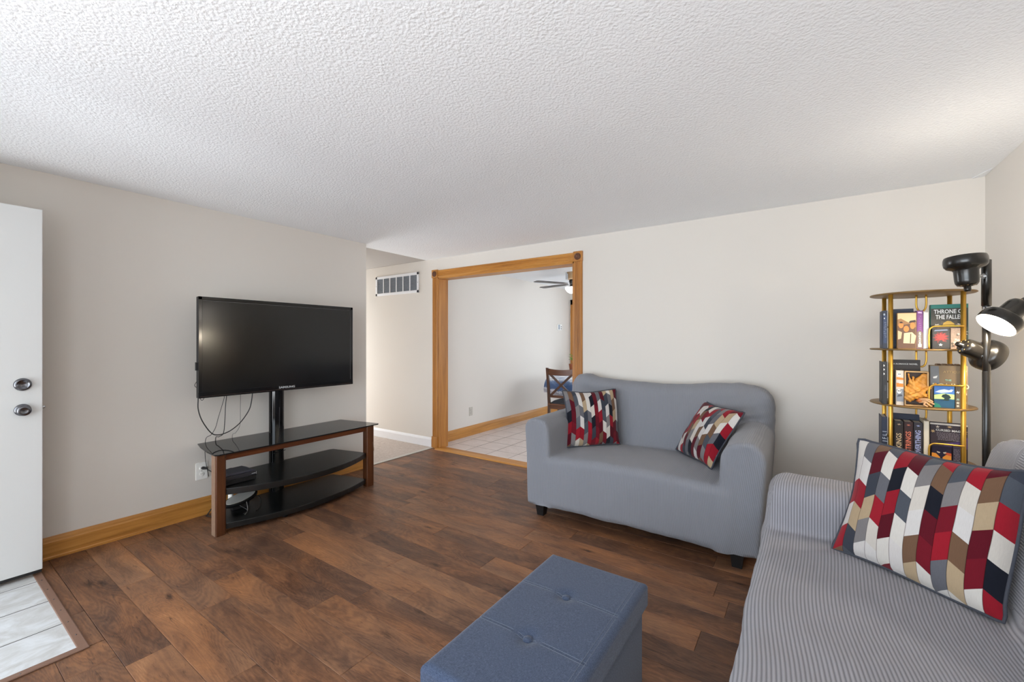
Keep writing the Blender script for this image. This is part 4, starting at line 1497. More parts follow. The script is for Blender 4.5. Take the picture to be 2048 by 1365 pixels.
MB().tube([(0.03, -0.03, -0.32), (0.03, -0.03, -0.45), (0.03, -0.03, -0.56)], 0.0025, 6, 3).lathe([(0.006, -0.60), (0.009, -0.58), (0.005, -0.56)], 8, Matrix.Translation((0.03, -0.03, 0))).obj('pull_chain', 'plastic_white', fan)

# plant by the patio door
pt = thing('potted_plant', 'small green potted plant on a wooden stand by the patio door', 'plant', (-3.72, 7.55, 0))
MB().lathe([(0.13, 0.0), (0.12, 0.03), (0.03, 0.06), (0.03, 0.72), (0.12, 0.75), (0.13, 0.78), (0, 0.78)], 20).obj('stand', 'dark_wood', pt)
MB().lathe([(0.06, 0.78), (0.08, 0.92), (0.085, 0.93), (0.07, 0.93), (0.0, 0.92)], 20).obj('pot', 'terracotta', pt)
rg = random.Random(4)
for i in range(16):
    a = rg.uniform(0, 2 * PI)
    le = rg.uniform(0.08, 0.16)
    p0 = Vector((0.02 * math.cos(a), 0.02 * math.sin(a), 0.93 + rg.uniform(0.0, 0.16)))
    d = Vector((math.cos(a), math.sin(a), rg.uniform(0.3, 1.2))).normalized()
    s = d.cross(Vector((0, 0, 1))).normalized() * le * 0.24
    tip = p0 + d * le + Vector((0, 0, -0.25 * le))
    mid = p0 + d * le * 0.55
    up_ = Vector((0, 0, 0.008))
    MB().add([p0[:], (mid + s)[:], (mid + up_)[:], (mid - s)[:], tip[:]], [(0, 1, 2), (0, 2, 3), (1, 4, 2), (2, 4, 3)]).obj('leaf', 'leaf', pt)

# ------------------------------------------------------------------ floor lamp with three heads
LP = Vector((0.723, 2.956, 0))
U = Vector((0.2393, 0.971, 0))
VV = Vector((0.971, -0.2393, 0))
Zv = Vector((0, 0, 1))
la = thing('floor_lamp', 'black floor lamp with three swivelling heads beside the brass shelf', 'lamp', LP)
MB().lathe([(0.105, 0.0), (0.105, 0.018), (0.098, 0.026), (0.03, 0.034), (0.0, 0.034)], 32).obj('base', 'lamp_black', la)
MB().lathe([(0.0145, 0.03), (0.0145, 1.232), (0.0138, 1.233), (0.0138, 1.238), (0.0145, 1.239), (0.0145, 1.55), (0, 1.551)], 20).obj('pole', 'lamp_black', la)
MB().lathe([(0.0175, 1.548), (0.0175, 1.766), (0.016, 1.768), (0, 1.768)], 20).obj('upper_sleeve', 'lamp_black', la)
MB().lathe([(0.015, 1.515), (0.015, 1.548)], 16).obj('collar', 'chrome', la)


C0 = plain('lamp_vent_painted_glow', (176, 142, 92), 0.5)  # lamplight through the vent holes put into a warm colour


def lamp_head(tail, axis, L, mat_bulb, arm_end, scale=1.0):
    """tail: world point of the knob end; axis: unit vector from tail to mouth"""
    axis = axis.normalized()
    M = Matrix.Translation(tail - LP) @ axis.to_track_quat('Z', 'Y').to_matrix().to_4x4() @ Matrix.Scale(scale, 4)
    prof = [(0.0, 0.0), (0.010, 0.001), (0.0125, 0.008), (0.0125, 0.022), (0.018, 0.026), (0.034, 0.030), (0.040, 0.040), (0.042, 0.055), (0.0430, 0.098), (0.047, 0.105), (0.066, 0.113), (0.0745, 0.124), (0.0765, 0.140), (0.0755, 0.156), (0.072, 0.166)]
    inner = [(0.0705, 0.165), (0.0735, 0.142), (0.070, 0.127), (0.044, 0.112), (0.038, 0.095), (0.036, 0.05), (0.0, 0.048)]
    mb = MB()
    mb.lathe(prof, 36, M)
    mb.f.pop(); mb.mi.pop(); mb.sm.pop()          # open mouth
    n = 36
    vs, fs = [], []
    sh = mb.obj('lamp_shade', 'lamp_black', la)
    mb = MB().lathe([(0.072, 0.166)] + inner, 36, M)
    mb.f = [f for f in mb.f if len(f) == 4]
    mb.mi, mb.sm = [0] * len(mb.f), [True] * len(mb.f)
    mb.obj('shade_lining', 'lamp_inner', sh)
    mb = MB().lathe([(0.016, 0.05), (0.016, 0.075), (0.026, 0.095), (0.030, 0.115), (0.024, 0.135), (0.012, 0.144), (0.0, 0.146)], 20, M)
    mb.obj('bulb', mat_bulb, sh)
    mb = MB()
    for q in range(8):
        a = q * PI / 4
        mb.lathe([(0.0036, 0.0), (0.0036, 0.0006), (0, 0.0007)], 8, M @ Matrix.Rotation(a, 4, 'Z') @ Matrix.Translation((0.029, 0, 0.0275)) @ Matrix.Rotation(PI, 4, 'X'))
    mb.obj('vent_holes', C0, sh)
    e = Vector(arm_end) - LP
    ax_pt = M @ Vector((0, 0, 0.075))
    d_ = (e - ax_pt).normalized()
    st = ax_pt + d_ * 0.040
    mb = MB().cyl(st, e, 0.006)
    mb.obj('swivel_arm', 'chrome', la)
    mb = MB().cyl(e - d_ * 0.004, e + d_ * 0.006, 0.011)
    mb.obj('pivot', 'chrome', la)
    return M


up_tail = Vector((0.637, 2.850, 1.612))
lamp_head(up_tail, (Zv * 1.0 - VV * 0.06 + U * 0.05), 0.17, 'bulb_dim', (0.712, 2.945, 1.69), 1.0)
lit_axis = -(VV * 0.54 + Zv * 0.70 + U * 0.42)
lit_mouth = Vector((0.722, 2.835, 1.452))
lit_tail = lit_mouth - lit_axis.normalized() * 0.166
lamp_head(lit_tail, lit_axis, 0.17, 'bulb_on', (0.728, 2.95, 1.53), 1.0)
lo_axis = VV * 0.75 + U * 0.58 - Zv * 0.42
lamp_head(Vector((0.622, 2.955, 1.368)), lo_axis, 0.17, 'bulb_dim', (0.712, 2.962, 1.31), 1.0)
# the lamps' own light
point('upper_bulb_light', up_tail + Zv * 0.175, 4.2, (1.0, 0.93, 0.84), 0.03)
point('lit_bulb_light', lit_mouth + lit_axis.normalized() * -0.004, 9.0, (1.0, 0.88, 0.70), 0.03)
point('lower_bulb_light', Vector((0.622, 2.955, 1.368)) + lo_axis.normalized() * 0.172, 3.0, (1.0, 0.86, 0.66), 0.03)

# ------------------------------------------------------------------ round brass revolving bookshelf
SC = Vector((0.547, 3.28, 0))
su, sv = Vector((0.1645, 0.9864, 0)), Vector((0.9864, -0.1645, 0))
FR, FL_ = sv * 0.16 - su * 0.12, -sv * 0.12 - su * 0.16
BL, BR = -FR, -FL_
e1 = (FR - FL_).normalized()
ang = math.atan2(e1.y, e1.x)
bs = thing('bookshelf', 'round brass tiered revolving bookshelf in the corner', 'bookshelf', SC, ang)
# local frame: x along e1, y away from the camera
RZ = Matrix.Rotation(-ang, 4, 'Z')
posts = [(RZ @ p).xy for p in (FR, FL_, BL, BR)]
TZ = [1.648, 1.338, 1.028, 0.718, 0.408, 0.098]
for i, z in enumerate(TZ):
    MB().lathe([(0.0, z - 0.010), (0.214, z - 0.010), (0.220, z - 0.007), (0.220, z - 0.003), (0.217, z), (0.0, z)], 56).obj('shelf_board', 'brass_shelf', bs)
for p in posts:
    MB().lathe([(0.0105, 0.02), (0.0105, 1.648)], 16, Matrix.Translation((p.x, p.y, 0))).obj('post', 'brass', bs)
MB().lathe([(0.17, 0), (0.17, 0.02), (0.0, 0.03)], 40).obj('base', 'brass_shelf', bs)
# pairs of inner wires between the tiers
for i in range(5):
    z0, z1 = TZ[i + 1], TZ[i] - 0.010
    mb = MB()
    mb.tube([(-0.02, -0.02, z1), (-0.02, -0.02, z1 - 0.06), (-0.012, -0.02, z1 - 0.085), (0.0, -0.02, z1 - 0.092), (0.012, -0.02, z1 - 0.085), (0.02, -0.02, z1 - 0.06), (0.02, -0.02, z1)], 0.0045, 8, 5)
    mb.obj('wire_divider', 'brass', bs)
    if i < 4:
        # guard rail on the front right and on the left quadrant
        fx = posts[0].x
        fy = posts[0].y
        mb = MB().tube([(0.010, fy - 0.021, z0), (0.010, fy - 0.021, z0 + 0.09), (0.018, fy - 0.021, z0 + 0.112), (0.039, fy - 0.021, z0 + 0.120), (fx - 0.015, fy - 0.021, z0 + 0.120), (fx, fy - 0.012, z0 + 0.120)], 0.0042, 8, 6)
        mb.obj('guard_wire', 'brass', bs)
        lx, ly = posts[1].x, posts[1].y
        mb = MB().tube([(lx, ly, z0 + 0.120), (lx - 0.004, ly + 0.04, z0 + 0.120), (lx - 0.004, 0.0, z0 + 0.12), (lx - 0.004, 0.012, z0 + 0.10), (lx - 0.004, 0.014, z0)], 0.0042, 8, 6)
        mb.obj('guard_wire', 'brass', bs)


def book(label, lx, ly, z, w, t, h, cover, face='cover', spine='left', pages='paper', group='books on the brass shelf', name='book', rot=0.0):
    """a book standing on a tier. lx, ly: local position of the front left lower corner (bookshelf frame).
    w is its width along the front, t its depth away from the viewer."""
    loc = bs.matrix_world_local @ Vector((lx, ly, z)) if False else (Matrix.Translation(SC) @ Matrix.Rotation(ang, 4, 'Z') @ Vector((lx, ly, z)))
    o = thing(name, label, 'book', loc, ang + rot, group)
    mb = MB()
    c = 0.003
    if face == 'cover':          # cover to the front, spine on one side
        mb.box((0, 0, 0), (w, c, h), bev=0.0006).box((0, t - c, 0), (w, t, h), bev=0.0006)
        if spine == 'left':
            mb.box((0, 0, 0), (c, t, h), bev=0.0006)
        else:
            mb.box((w - c, 0, 0), (w, t, h), bev=0.0006)
        pg = ((0.004, c, 0.003), (w - 0.004, t - c, h - 0.004))
    else:                         # thickness w seen from the front, depth t
        mb.box((0, 0, 0), (c, t, h), bev=0.0006).box((w - c, 0, 0), (w, t, h), bev=0.0006)
        if face == 'spine':
            mb.box((0, 0, 0), (w, c, h), bev=0.001)
            pg = ((c, c, 0.003), (w - c, t - 0.004, h - 0.004))
        else:
            mb.box((0, t - c, 0), (w, t, h), bev=0.001)
            pg = ((c * 0.4, 0.001, 0.002), (w - c * 0.4, t - c, h - 0.003))
    mb.obj('cover', cover, o)
    MB().box(*pg).obj('pages', pages, o)
    return o


def art(o, polys, name='cover_art', y=-0.0006, th=0.0009):
    """flat print: list of (material, [(x, z), ...])"""
    mats, mb = [], MB()
    for q, (m, pts) in enumerate(polys):
        if m not in mats:
            mats.append(m)
        a = sum(pts[i][0] * pts[(i + 1) % len(pts)][1] - pts[(i + 1) % len(pts)][0] * pts[i][1] for i in range(len(pts)))
        pts = pts if a > 0 else pts[::-1]
        yy = y - q * 0.00012
        n = len(pts)
        vs = [(p[0], yy, p[1]) for p in pts] + [(p[0], y + th, p[1]) for p in pts]
        mb.add(vs, [tuple(range(n))] + [((i + 1) % n, i, n + i, n + (i + 1) % n) for i in range(n)], mats.index(m))
    r = mb.obj(name, mats, o)
    r['kind'] = 'stuff'
    return r


def words(o, s, x, z, size, mat, y=-0.0022, vert=False, bold=True, sx=1.0):
    me = text_mesh(s, size, mat, 0.0003, bold=bold, sx=sx)
    return link('lettering', me, o, (x, y, z), (PI / 2, -PI / 2 if vert else 0, 0))


def C(name, rgb, rough=0.5, **kw):
    if name not in MAT:
        MAT[name] = plain(name, rgb, rough, **kw)
    return name


def disc(cx, cz, rx, rz, n=14, a0=0.0):
    return [(cx + rx * math.cos(a0 + 2 * PI * i / n), cz + rz * math.sin(a0 + 2 * PI * i / n)) for i in range(n)]


def star(cx, cz, r0, r1, n=9, rot=0.3, sq=1.0):
    return [(cx + (r0 if i % 2 else r1) * math.cos(rot + PI * i / n), cz + sq * (r0 if i % 2 else r1) * math.sin(rot + PI * i / n)) for i in range(2 * n)]


rb = random.Random(11)


def scribble(o, mat, x0, x1, z0, z1, rows, name='small_print', y=-0.0007):
    polys = []
    for r in range(rows):
        z = z1 - (z1 - z0) * (r + 0.5) / rows
        x = x0 + rb.uniform(0, 0.006)
        while x < x1 - 0.004:
            w = rb.uniform(0.004, 0.012)
            polys.append((mat, [(x, z - 0.0012), (min(x + w, x1), z - 0.0012), (min(x + w, x1), z + 0.0012), (x, z + 0.0012)]))
            x += w + 0.0025
    return art(o, polys, name, y, 0.0002)


FRY = -0.155          # plane of the front row of books (local y)
# ---- tier one (upper)
z = TZ[1]
b1 = book('tall navy book lying behind the painted cover, upper tier', -0.138, -0.085, z, 0.098, 0.020, 0.222, C('navy_board', (30, 38, 58)))
b2 = book('dark navy book seen from its back cover at the outer left, upper tier', -0.176, -0.150, z, 0.020, 0.135, 0.212, C('ink_board', (26, 34, 52)), 'spine')
# its left face carries the blurb panel
mb = MB().box((-0.0012, 0.012, 0.02), (0.0005, 0.125, 0.19)).obj('blurb_panel', C('blurb_blue', (38, 52, 82)), b2)
art(b2, [(C('blurb_blue', (38, 52, 82)), [(0.003, 0.03), (0.017, 0.03), (0.017, 0.185), (0.003, 0.185)]), (C('moon_grey', (150, 160, 172)), disc(0.007, 0.19, 0.004, 0.006)), ('print_white', [(0.006, 0.165), (0.009, 0.165), (0.009, 0.172), (0.006, 0.172)])])
scribble(b2, C('blurb_text', (112, 122, 140)), 0.004, 0.016, 0.06, 0.15, 9)
b3 = book('paperback with a sepia painting of western figures, upper tier', -0.116, FRY, z, 0.078, 0.028, 0.196, C('sepia_board', (168, 132, 88)))
art(b3, [(C('sky_cream', (206, 182, 138)), [(0.002, 0.12), (0.076, 0.12), (0.076, 0.193), (0.002, 0.193)]),
         (C('dune_brown', (146, 106, 66)), [(0.002, 0.10), (0.002, 0.160), (0.015, 0.165), (0.05, 0.140), (0.076, 0.148), (0.076, 0.10)]),
         (C('earth_brown', (92, 64, 44)), [(0.002, 0.002), (0.076, 0.002), (0.076, 0.115), (0.05, 0.135), (0.002, 0.125)]),
         (C('shirt_cream', (206, 184, 150)), [(0.025, 0.03), (0.07, 0.028), (0.076, 0.07), (0.06, 0.09), (0.028, 0.085)]),
         (C('shirt_white', (198, 172, 134)), [(0.003, 0.05), (0.016, 0.055), (0.020, 0.09), (0.003, 0.10)]),
         (C('hat_black', (50, 36, 28)), [(0.046, 0.140), (0.076, 0.145), (0.074, 0.156), (0.052, 0.152)]),
         (C('skin_orange', (206, 126, 58)), disc(0.016, 0.128, 0.010, 0.016)), ('skin_orange', disc(0.037, 0.108, 0.011, 0.017)), ('skin_orange', disc(0.062, 0.125, 0.010, 0.018)),
         (C('strap_brown', (66, 44, 30)), [(0.052, 0.03), (0.055, 0.03), (0.057, 0.082), (0.054, 0.082)]),
         ('hat_black', [(0.010, 0.139), (0.024, 0.139), (0.020, 0.148), (0.012, 0.148)])])
b4 = book('book with a purple and patterned spine, upper tier', -0.037, FRY, z, 0.025, 0.11, 0.206, C('purple_spine', (118, 62, 124)), 'spine')
art(b4, [(C('spine_stone', (116, 98, 86)), [(0.001, 0.002), (0.024, 0.002), (0.024, 0.085), (0.0125, 0.10), (0.001, 0.09)]), (C('lilac_bar', (206, 176, 212)), [(0.004, 0.192), (0.021, 0.190), (0.019, 0.198), (0.006, 0.200)]), ('print_white', [(0.006, 0.010), (0.019, 0.010), (0.019, 0.026), (0.006, 0.026)])], 'spine_art')  # includes a pale lilac bar near the top of the spine
words(b4, 'MOUNTAIN', 0.0125, 0.058, 0.012, 'print_white', vert=True)
scribble(b4, C('lilac_text', (160, 110, 166)), 0.008, 0.017, 0.10, 0.18, 8)
b5 = book('white page edges of a book turned spine inward, upper tier', -0.011, FRY, z, 0.021, 0.10, 0.200, C('grey_board', (190, 188, 186)), 'pages', pages='paper_grey')
b6 = book('large dark book titled in white letters with a teal top, upper tier', 0.020, -0.128, z, 0.142, 0.034, 0.236, C('teal_board', (34, 116, 104)))
art(b6, [(C('olive_black', (56, 52, 42)), [(0.002, 0.001), (0.140, 0.001), (0.140, 0.215), (0.002, 0.215)]),
         (C('moss_dark', (78, 66, 50)), star(0.075, 0.09, 0.05, 0.07, 14)),
         (C('gold_leaf', (196, 156, 56)), [(0.046, 0.122), (0.05, 0.138), (0.064, 0.148), (0.078, 0.146), (0.090, 0.134), (0.094, 0.122)]),
         (C('bone', (214, 202, 184)), star(0.110, 0.126, 0.008, 0.018, 7, 0.2, 0.6)), ('bone', star(0.026, 0.126, 0.006, 0.014, 6, 0.1, 0.6)), ('bone', star(0.120, 0.085, 0.010, 0.024, 8))])
words(b6, 'THRONE OF', 0.072, 0.197, 0.030, 'print_white', sx=0.70)
words(b6, 'THE FALLEN', 0.073, 0.168, 0.031, 'print_white', sx=0.62)
b7 = book('small black book with a red starburst behind the guard wire, upper tier', 0.022, FRY, z, 0.068, 0.020, 0.106, C('black_board', (18, 16, 18)))
art(b7, [(C('dark_red', (110, 14, 16)), star(0.034, 0.060, 0.022, 0.032, 11)), (C('hot_red', (214, 30, 26)), star(0.035, 0.062, 0.012, 0.026, 9)), ('black_board', [(0.012, 0.010), (0.03, 0.046), (0.036, 0.048), (0.056, 0.010)]), ('print_silver', star(0.033, 0.022, 0.004, 0.009, 5)), (C('pale_blue_bar', (120, 132, 160)), [(0.008, 0.094), (0.06, 0.097), (0.058, 0.103), (0.012, 0.101)])])  # includes a pale blue bar along the top of the cover
b8 = book('small book with a busy cream pattern beside the red starburst, upper tier', 0.092, FRY + 0.002, z, 0.036, 0.018, 0.110, C('busy_cream', (168, 140, 118), var=0.5, vscale=160))
art(b8, [(C(n_, c_), star(rb.uniform(0.006, 0.030), rb.uniform(0.01, 0.10), 0.003, rb.uniform(0.006, 0.011), 5, rb.uniform(0, 3))) for n_, c_ in [('bone', 0), ('moss_dark', 0), ('rust_print', (140, 84, 58)), ('bone', 0), ('moss_dark', 0), ('bone', 0), ('rust_print', (140, 84, 58)), ('bone', 0), ('moss_dark', 0), ('bone', 0)]])

# ---- tier two (middle)
z = TZ[2]
c1 = book('black book with white triangle marks on its spine, middle tier', -0.178, -0.150, z, 0.022, 0.14, 0.236, C('coal_board', (30, 28, 28)), 'spine')
art(c1, [('print_white', [(0.006, zz), (0.012, zz + 0.006), (0.006, zz + 0.014)]) for zz in (0.208, 0.186, 0.162)], 'spine_art')
words(c1, 'SERIES', 0.014, 0.09, 0.012, C('dim_text', (90, 92, 98)), vert=True, bold=False)
c2 = book('tall black book with small white title behind the dragon box, middle tier', -0.138, -0.052, z, 0.130, 0.024, 0.246, C('umber_board', (46, 36, 30)))
words(c2, 'A ROMANCE NOVEL', 0.068, 0.222, 0.011, 'print_white')
c3 = book('thick white and orange book with skull images on its spine, middle tier', -0.120, FRY, z, 0.031, 0.10, 0.190, C('bone_spine', (206, 196, 184)), 'spine')
art(c3, [(C('ember', (206, 128, 44)), [(0.001, 0.10), (0.030, 0.10), (0.030, 0.118), (0.001, 0.122)]), ('ember', [(0.001, 0.140), (0.030, 0.138), (0.030, 0.150), (0.001, 0.154)]), (C('ash_grey', (128, 134, 144)), [(0.001, 0.02), (0.030, 0.02), (0.030, 0.09), (0.001, 0.085)]), ('print_white', disc(0.012, 0.168, 0.008, 0.010)), ('black_board', disc(0.010, 0.170, 0.0022, 0.003)), ('black_board', disc(0.016, 0.170, 0.0022, 0.003)), ('print_white', disc(0.012, 0.075, 0.009, 0.012)), ('black_board', disc(0.009, 0.078, 0.0026, 0.0034)), ('black_board', disc(0.016, 0.078, 0.0026, 0.0034)), (C('ash_dark', (74, 78, 88)), [(0.004, 0.045), (0.026, 0.05), (0.022, 0.06), (0.008, 0.058)]), ('print_white', star(0.018, 0.124, 0.003, 0.008, 5))], 'spine_art')

# carved dragon box: frame, dark recess, golden head in relief, clawed hand
dx0, dw, dh = -0.086, 0.096, 0.188
dloc = Matrix.Translation(SC) @ Matrix.Rotation(ang, 4, 'Z') @ Vector((dx0, FRY, z))
dg_ = thing('dragon_ornament', 'framed golden dragon head ornament with a clawed hand, middle tier', 'ornament', dloc, ang)
MAT['dragon_gold'] = plain('carved_gold', (206, 142, 58), 0.5, 0.0, var=0.22, vscale=40, bump=(160, 0.5, 0.003))
MAT['frame_gold'] = plain('frame_pale_gold', (204, 164, 110), 0.45)
mb = MB()
fb = 0.006
mb.box((0, 0, 0), (fb, 0.05, dh), bev=0.0008).box((dw - fb, 0, 0), (dw, 0.05, dh), bev=0.0008).box((0, 0, 0), (dw, 0.05, fb), bev=0.0008).box((0, 0, dh - fb), (dw, 0.05, dh), bev=0.0008)
mb.obj('frame', 'frame_gold', dg_)
MB().box((fb, 0.045, fb), (dw - fb, 0.05, dh - fb)).obj('recess', C('recess_brown', (70, 48, 34)), dg_)
# head built from a smooth blend of ellipsoids
def ell(p, c, r):
    q = (p - np.array(c)) / np.array(r)
    n_ = np.linalg.norm(q, axis=-1)
    return (n_ - 1) * min(r)


def cone(p, a, b, ra, rb_):
    a, b = np.array(a), np.array(b)
    ab = b - a
    t_ = np.clip(((p - a) @ ab) / (ab @ ab), 0, 1)
    d_ = np.linalg.norm(p - a - t_[..., None] * ab, axis=-1)
    return d_ - (ra + (rb_ - ra) * t_)


def dragon(p):
    d = ell(p, (0.040, 0.020, 0.085), (0.036, 0.030, 0.042))
    d = smin(d, ell(p, (0.022, -0.002, 0.048), (0.024, 0.022, 0.024)), 0.012)
    d = smin(d, ell(p, (0.058, 0.006, 0.060), (0.034, 0.022, 0.018)), 0.01)
    d = smin(d, cone(p, (0.068, 0.0, 0.075), (0.122, -0.004, 0.126), 0.013, 0.002), 0.006)
    d = smin(d, cone(p, (0.045, 0.02, 0.12), (0.080, 0.02, 0.172), 0.020, 0.006), 0.008)
    d = smin(d, cone(p, (0.030, 0.01, 0.115), (0.016, 0.01, 0.172), 0.010, 0.002), 0.005)
    d = smin(d, cone(p, (0.038, 0.005, 0.11), (0.034, 0.0, 0.155), 0.010, 0.003), 0.005)
    d = smin(d, cone(p, (0.075, 0.02, 0.10), (0.088, 0.02, 0.165), 0.018, 0.008), 0.006)
    d = smin(d, cone(p, (0.010, 0.0, 0.06), (0.004, 0.0, 0.112), 0.010, 0.004), 0.005)
    d = smin(d, cone(p, (0.018, -0.018, 0.066), (0.06, -0.012, 0.088), 0.006, 0.004), 0.003)
    d = smin(d, cone(p, (0.024, -0.020, 0.050), (0.07, -0.010, 0.066), 0.005, 0.003), 0.003)
    x_, z_ = p[..., 0], p[..., 2]
    return d + 0.0018 * np.sin(260 * x_ + 90 * z_) * np.sin(210 * z_) + 0.0015 * np.sin(120 * (x_ + z_))


Vd, Fd, Nd = surface_nets(dragon, (-0.012, -0.04, 0.01), (0.135, 0.06, 0.19), 0.003)
me = bpy.data.meshes.new('dragon_head')
me.from_pydata(Vd.tolist(), [], Fd.tolist())
me.polygons.foreach_set('use_smooth', [True] * len(Fd))
me.materials.append(MAT['dragon_gold'])
link('dragon_head', me, dg_)
mb = MB()
for q, (za, xb, zb) in enumerate(((0.040, 0.108, 0.030), (0.034, 0.112, 0.018), (0.026, 0.104, 0.006), (0.022, 0.088, -0.0005 + 0.004))):
    mb.tube([(0.058, -0.006, za), (0.078, -0.022, za + 0.004), (xb - 0.014, -0.026, zb + 0.010), (xb, -0.024, max(0.004, zb))], 0.0042, 8, 4)
mb.obj('claw', C('claw_tan', (206, 160, 116)), dg_)
MB().lathe([(0.0, 0.0), (0.017, 0.012), (0.0, 0.028)], 12, Matrix.Translation((0.060, -0.004, 0.018))).obj('wrist', C('wrist_orange', (186, 104, 46)), dg_)
c5 = book('wide tan book with faint title lines behind the guard wire, middle tier', 0.018, -0.128, z, 0.142, 0.036, 0.222, C('tan_board', (128, 106, 76)))
art(c5, [(C('steel_patch', (112, 114, 116)), [(0.002, 0.10), (0.038, 0.10), (0.034, 0.218), (0.002, 0.218)]), ('print_white', [(0.122, 0.186), (0.138, 0.196), (0.134, 0.180), (0.124, 0.176)]), ('print_white', [(0.012, 0.160), (0.030, 0.168), (0.026, 0.154), (0.014, 0.152)]), ('print_white', [(0.126, 0.078), (0.139, 0.070), (0.137, 0.084)]), (C('sage', (140, 164, 148)), [(0.112, 0.02), (0.139, 0.026), (0.136, 0.042), (0.120, 0.036)])])
words(c5, 'ATTICUS', 0.085, 0.188, 0.017, C('gold_faint', (176, 148, 96)), bold=False)
words(c5, 'THE', 0.070, 0.144, 0.013, C('mint', (150, 200, 178)))
words(c5, 'FOUND', 0.078, 0.112, 0.040, C('cream_title', (222, 216, 178)), bold=False)
mb = MB()
for q in range(5):
    mb.cyl((0.025 + q * 0.024, 0.008, 0.226), (0.025 + q * 0.024 + 0.018, 0.03, 0.226 - 0.001), 0.006, 10)
mb.obj('page_curls', C('curl_brown', (112, 86, 64)), c5)
c6 = book('small book with a blue sky and green hill landscape cover, middle tier', 0.030, FRY + 0.003, z, 0.078, 0.018, 0.116, C('hill_board', (22, 66, 92)))
art(c6, [(m_, [(px_ * 0.945, pz_ * 0.905) for px_, pz_ in pp_]) for m_, pp_ in [(C('cloud_blue', (70, 120, 190)), [(0.001, 0.078), (0.081, 0.078), (0.081, 0.126), (0.001, 0.126)]), (C('cloud_white', (206, 218, 232)), [(0.004, 0.090), (0.03, 0.086), (0.07, 0.094), (0.078, 0.108), (0.05, 0.112), (0.02, 0.102)]), ('cloud_blue', [(0.03, 0.112), (0.06, 0.104), (0.078, 0.116), (0.05, 0.122)]), (C('lime_glow', (196, 222, 140)), [(0.001, 0.050), (0.081, 0.052), (0.081, 0.080), (0.04, 0.084), (0.001, 0.074)]), (C('sea_blue', (24, 76, 106)), [(0.001, 0.001), (0.081, 0.001), (0.081, 0.050), (0.06, 0.054), (0.034, 0.036), (0.001, 0.050)]), (C('sea_green', (30, 120, 96)), [(0.001, 0.001), (0.03, 0.001), (0.022, 0.02), (0.001, 0.03)]), (C('rock_green', (22, 48, 44)), [(0.030, 0.064), (0.034, 0.076), (0.048, 0.082), (0.062, 0.074), (0.068, 0.060), (0.058, 0.052), (0.062, 0.044), (0.050, 0.042), (0.038, 0.044), (0.042, 0.056)])]])
c7 = book('small dark book with pale floral marks at the right post, middle tier', 0.1095, FRY + 0.004, z, 0.0195, 0.018, 0.120, C('olive_board', (92, 80, 62)))
art(c7, [('bone', star(0.010, 0.030, 0.003, 0.008, 5)), ('bone', star(0.010, 0.014, 0.003, 0.007, 6)), ('sage', star(0.010, 0.048, 0.003, 0.008, 5)), ('print_white', star(0.010, 0.085, 0.003, 0.008, 4))])

# ---- tier three (lower)
z = TZ[3]
d1 = book('navy book with white script letters on its spine, lower tier', -0.180, -0.150, z, 0.024, 0.14, 0.238, C('night_board', (34, 42, 62)), 'spine')
words(d1, 'J F L I', 0.013, 0.13, 0.026, C('script_white', (196, 202, 212)), vert=True, bold=False)
d2 = book('tall navy book standing behind the three fat spines, lower tier', -0.138, -0.052, z, 0.126, 0.024, 0.250, C('navy_board', (30, 38, 58)))
for q, (lab, colr, txt, dec) in enumerate((('black spined thick book with cream gothic title, lower tier', (40, 30, 26), 'KINGS', (206, 180, 142)),
                                           ('thick book with red gothic lettering on its spine, lower tier', (62, 34, 30), 'STRINGS', (216, 120, 92)),
                                           ('thick book with blue gothic lettering on its spine, lower tier', (56, 50, 56), 'OVERTHING', (176, 184, 222)))):
    bo = book(lab, -0.126 + q * 0.0385, FRY, z, 0.036, 0.10, 0.222, C('fat_spine_%s' % 'abc'[q], colr), 'spine')
    words(bo, txt, 0.018, 0.115, 0.030, C('gothic_%s' % 'abc'[q], dec), vert=True, sx=0.95 if q < 2 else 0.78)
    art(bo, [(C('gothic_%s' % 'abc'[q], dec), star(0.018, 0.204, 0.003, 0.010, 6, 0.2, 0.6)), (C('gothic_%s' % 'abc'[q], dec), star(0.020, 0.022, 0.005, 0.012, 7))] + ([('print_white', disc(0.014, 0.05, 0.007, 0.008))] if q == 0 else []), 'spine_art')
d6 = book('cream page edges of a book turned spine inward, lower tier', -0.010, FRY, z, 0.022, 0.12, 0.236, C('cream_board', (210, 196, 170)), 'pages')
d7 = book('large dark purple book with a printed blurb behind the guard wire, lower tier', 0.018, -0.128, z, 0.142, 0.036, 0.226, C('plum_board', (54, 42, 50)))
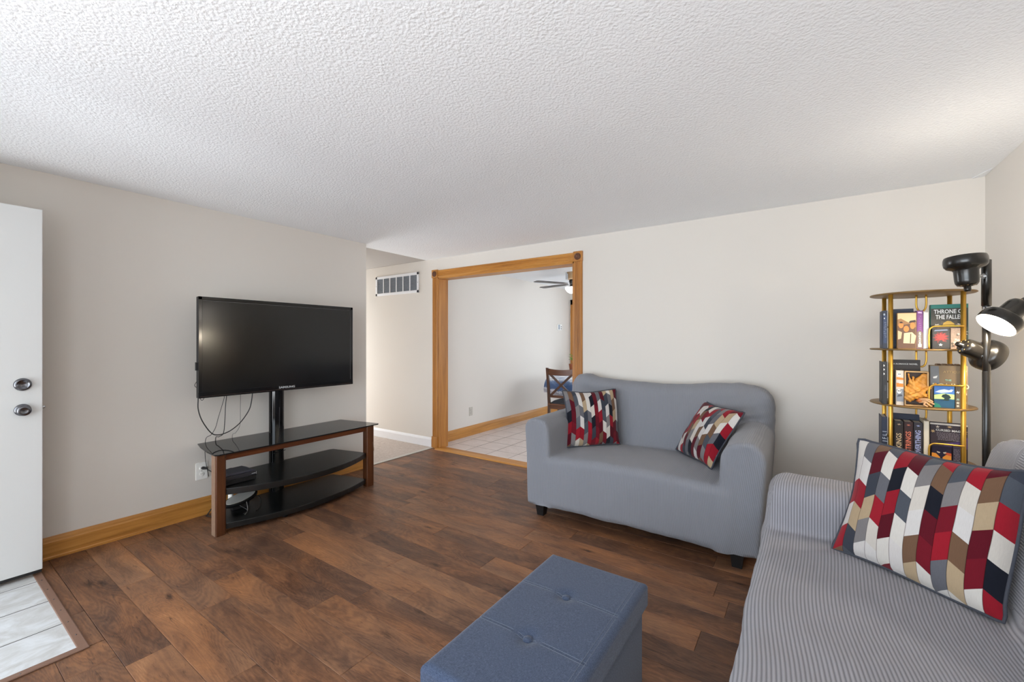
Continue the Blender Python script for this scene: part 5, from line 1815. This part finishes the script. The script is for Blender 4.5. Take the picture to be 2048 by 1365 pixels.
art(d7, [(C('plum_light', (86, 66, 120)), [(0.06, 0.09), (0.141, 0.10), (0.141, 0.16), (0.11, 0.135), (0.05, 0.118)]), (C('pale_band', (212, 204, 196)), [(0.001, 0.216), (0.141, 0.216), (0.141, 0.225), (0.001, 0.225)]), (C('amber_print', (206, 172, 120)), star(0.075, 0.208, 0.004, 0.012, 6, 0.2, 0.6)), ('amber_print', star(0.130, 0.186, 0.005, 0.014, 6)), ('amber_print', star(0.012, 0.180, 0.004, 0.010, 6)), ('bone', star(0.03, 0.205, 0.003, 0.009, 5))])
words(d7, 'CURSED MAGIC', 0.076, 0.188, 0.015, 'print_white')
scribble(d7, C('blurb_grey', (142, 132, 140)), 0.025, 0.125, 0.135, 0.178, 6)
d8 = book('small book with a purple and orange sunset butterfly cover, lower tier', 0.020, FRY, z, 0.076, 0.020, 0.108, C('sunset_board', (30, 18, 46)))
art(d8, [(C('sun_orange', (232, 150, 54)), [(0.001, 0.042), (0.075, 0.040), (0.075, 0.072), (0.058, 0.076), (0.04, 0.060), (0.020, 0.068), (0.001, 0.070)]), (C('sun_red', (216, 88, 44)), [(0.05, 0.066), (0.075, 0.060), (0.075, 0.074), (0.058, 0.077)]), (C('violet', (84, 56, 150)), [(0.001, 0.012), (0.075, 0.012), (0.075, 0.036), (0.04, 0.026), (0.001, 0.044)]), ('sunset_board', [(0.032, 0.002), (0.044, 0.002), (0.042, 0.05), (0.06, 0.070), (0.04, 0.066), (0.038, 0.076), (0.035, 0.066), (0.014, 0.072), (0.033, 0.05)]), ('bone', [(0.020, 0.080), (0.034, 0.076), (0.030, 0.070), (0.022, 0.074)]), ('bone', [(0.056, 0.080), (0.044, 0.076), (0.047, 0.070), (0.055, 0.074)])])
d9 = book('small purple and grey patterned book against the right post, lower tier', 0.100, FRY + 0.002, z, 0.029, 0.018, 0.112, C('plum_streak', (70, 60, 74), var=0.4, vscale=90))
scribble(d9, C('blurb_grey', (142, 132, 140)), 0.003, 0.027, 0.03, 0.10, 9)
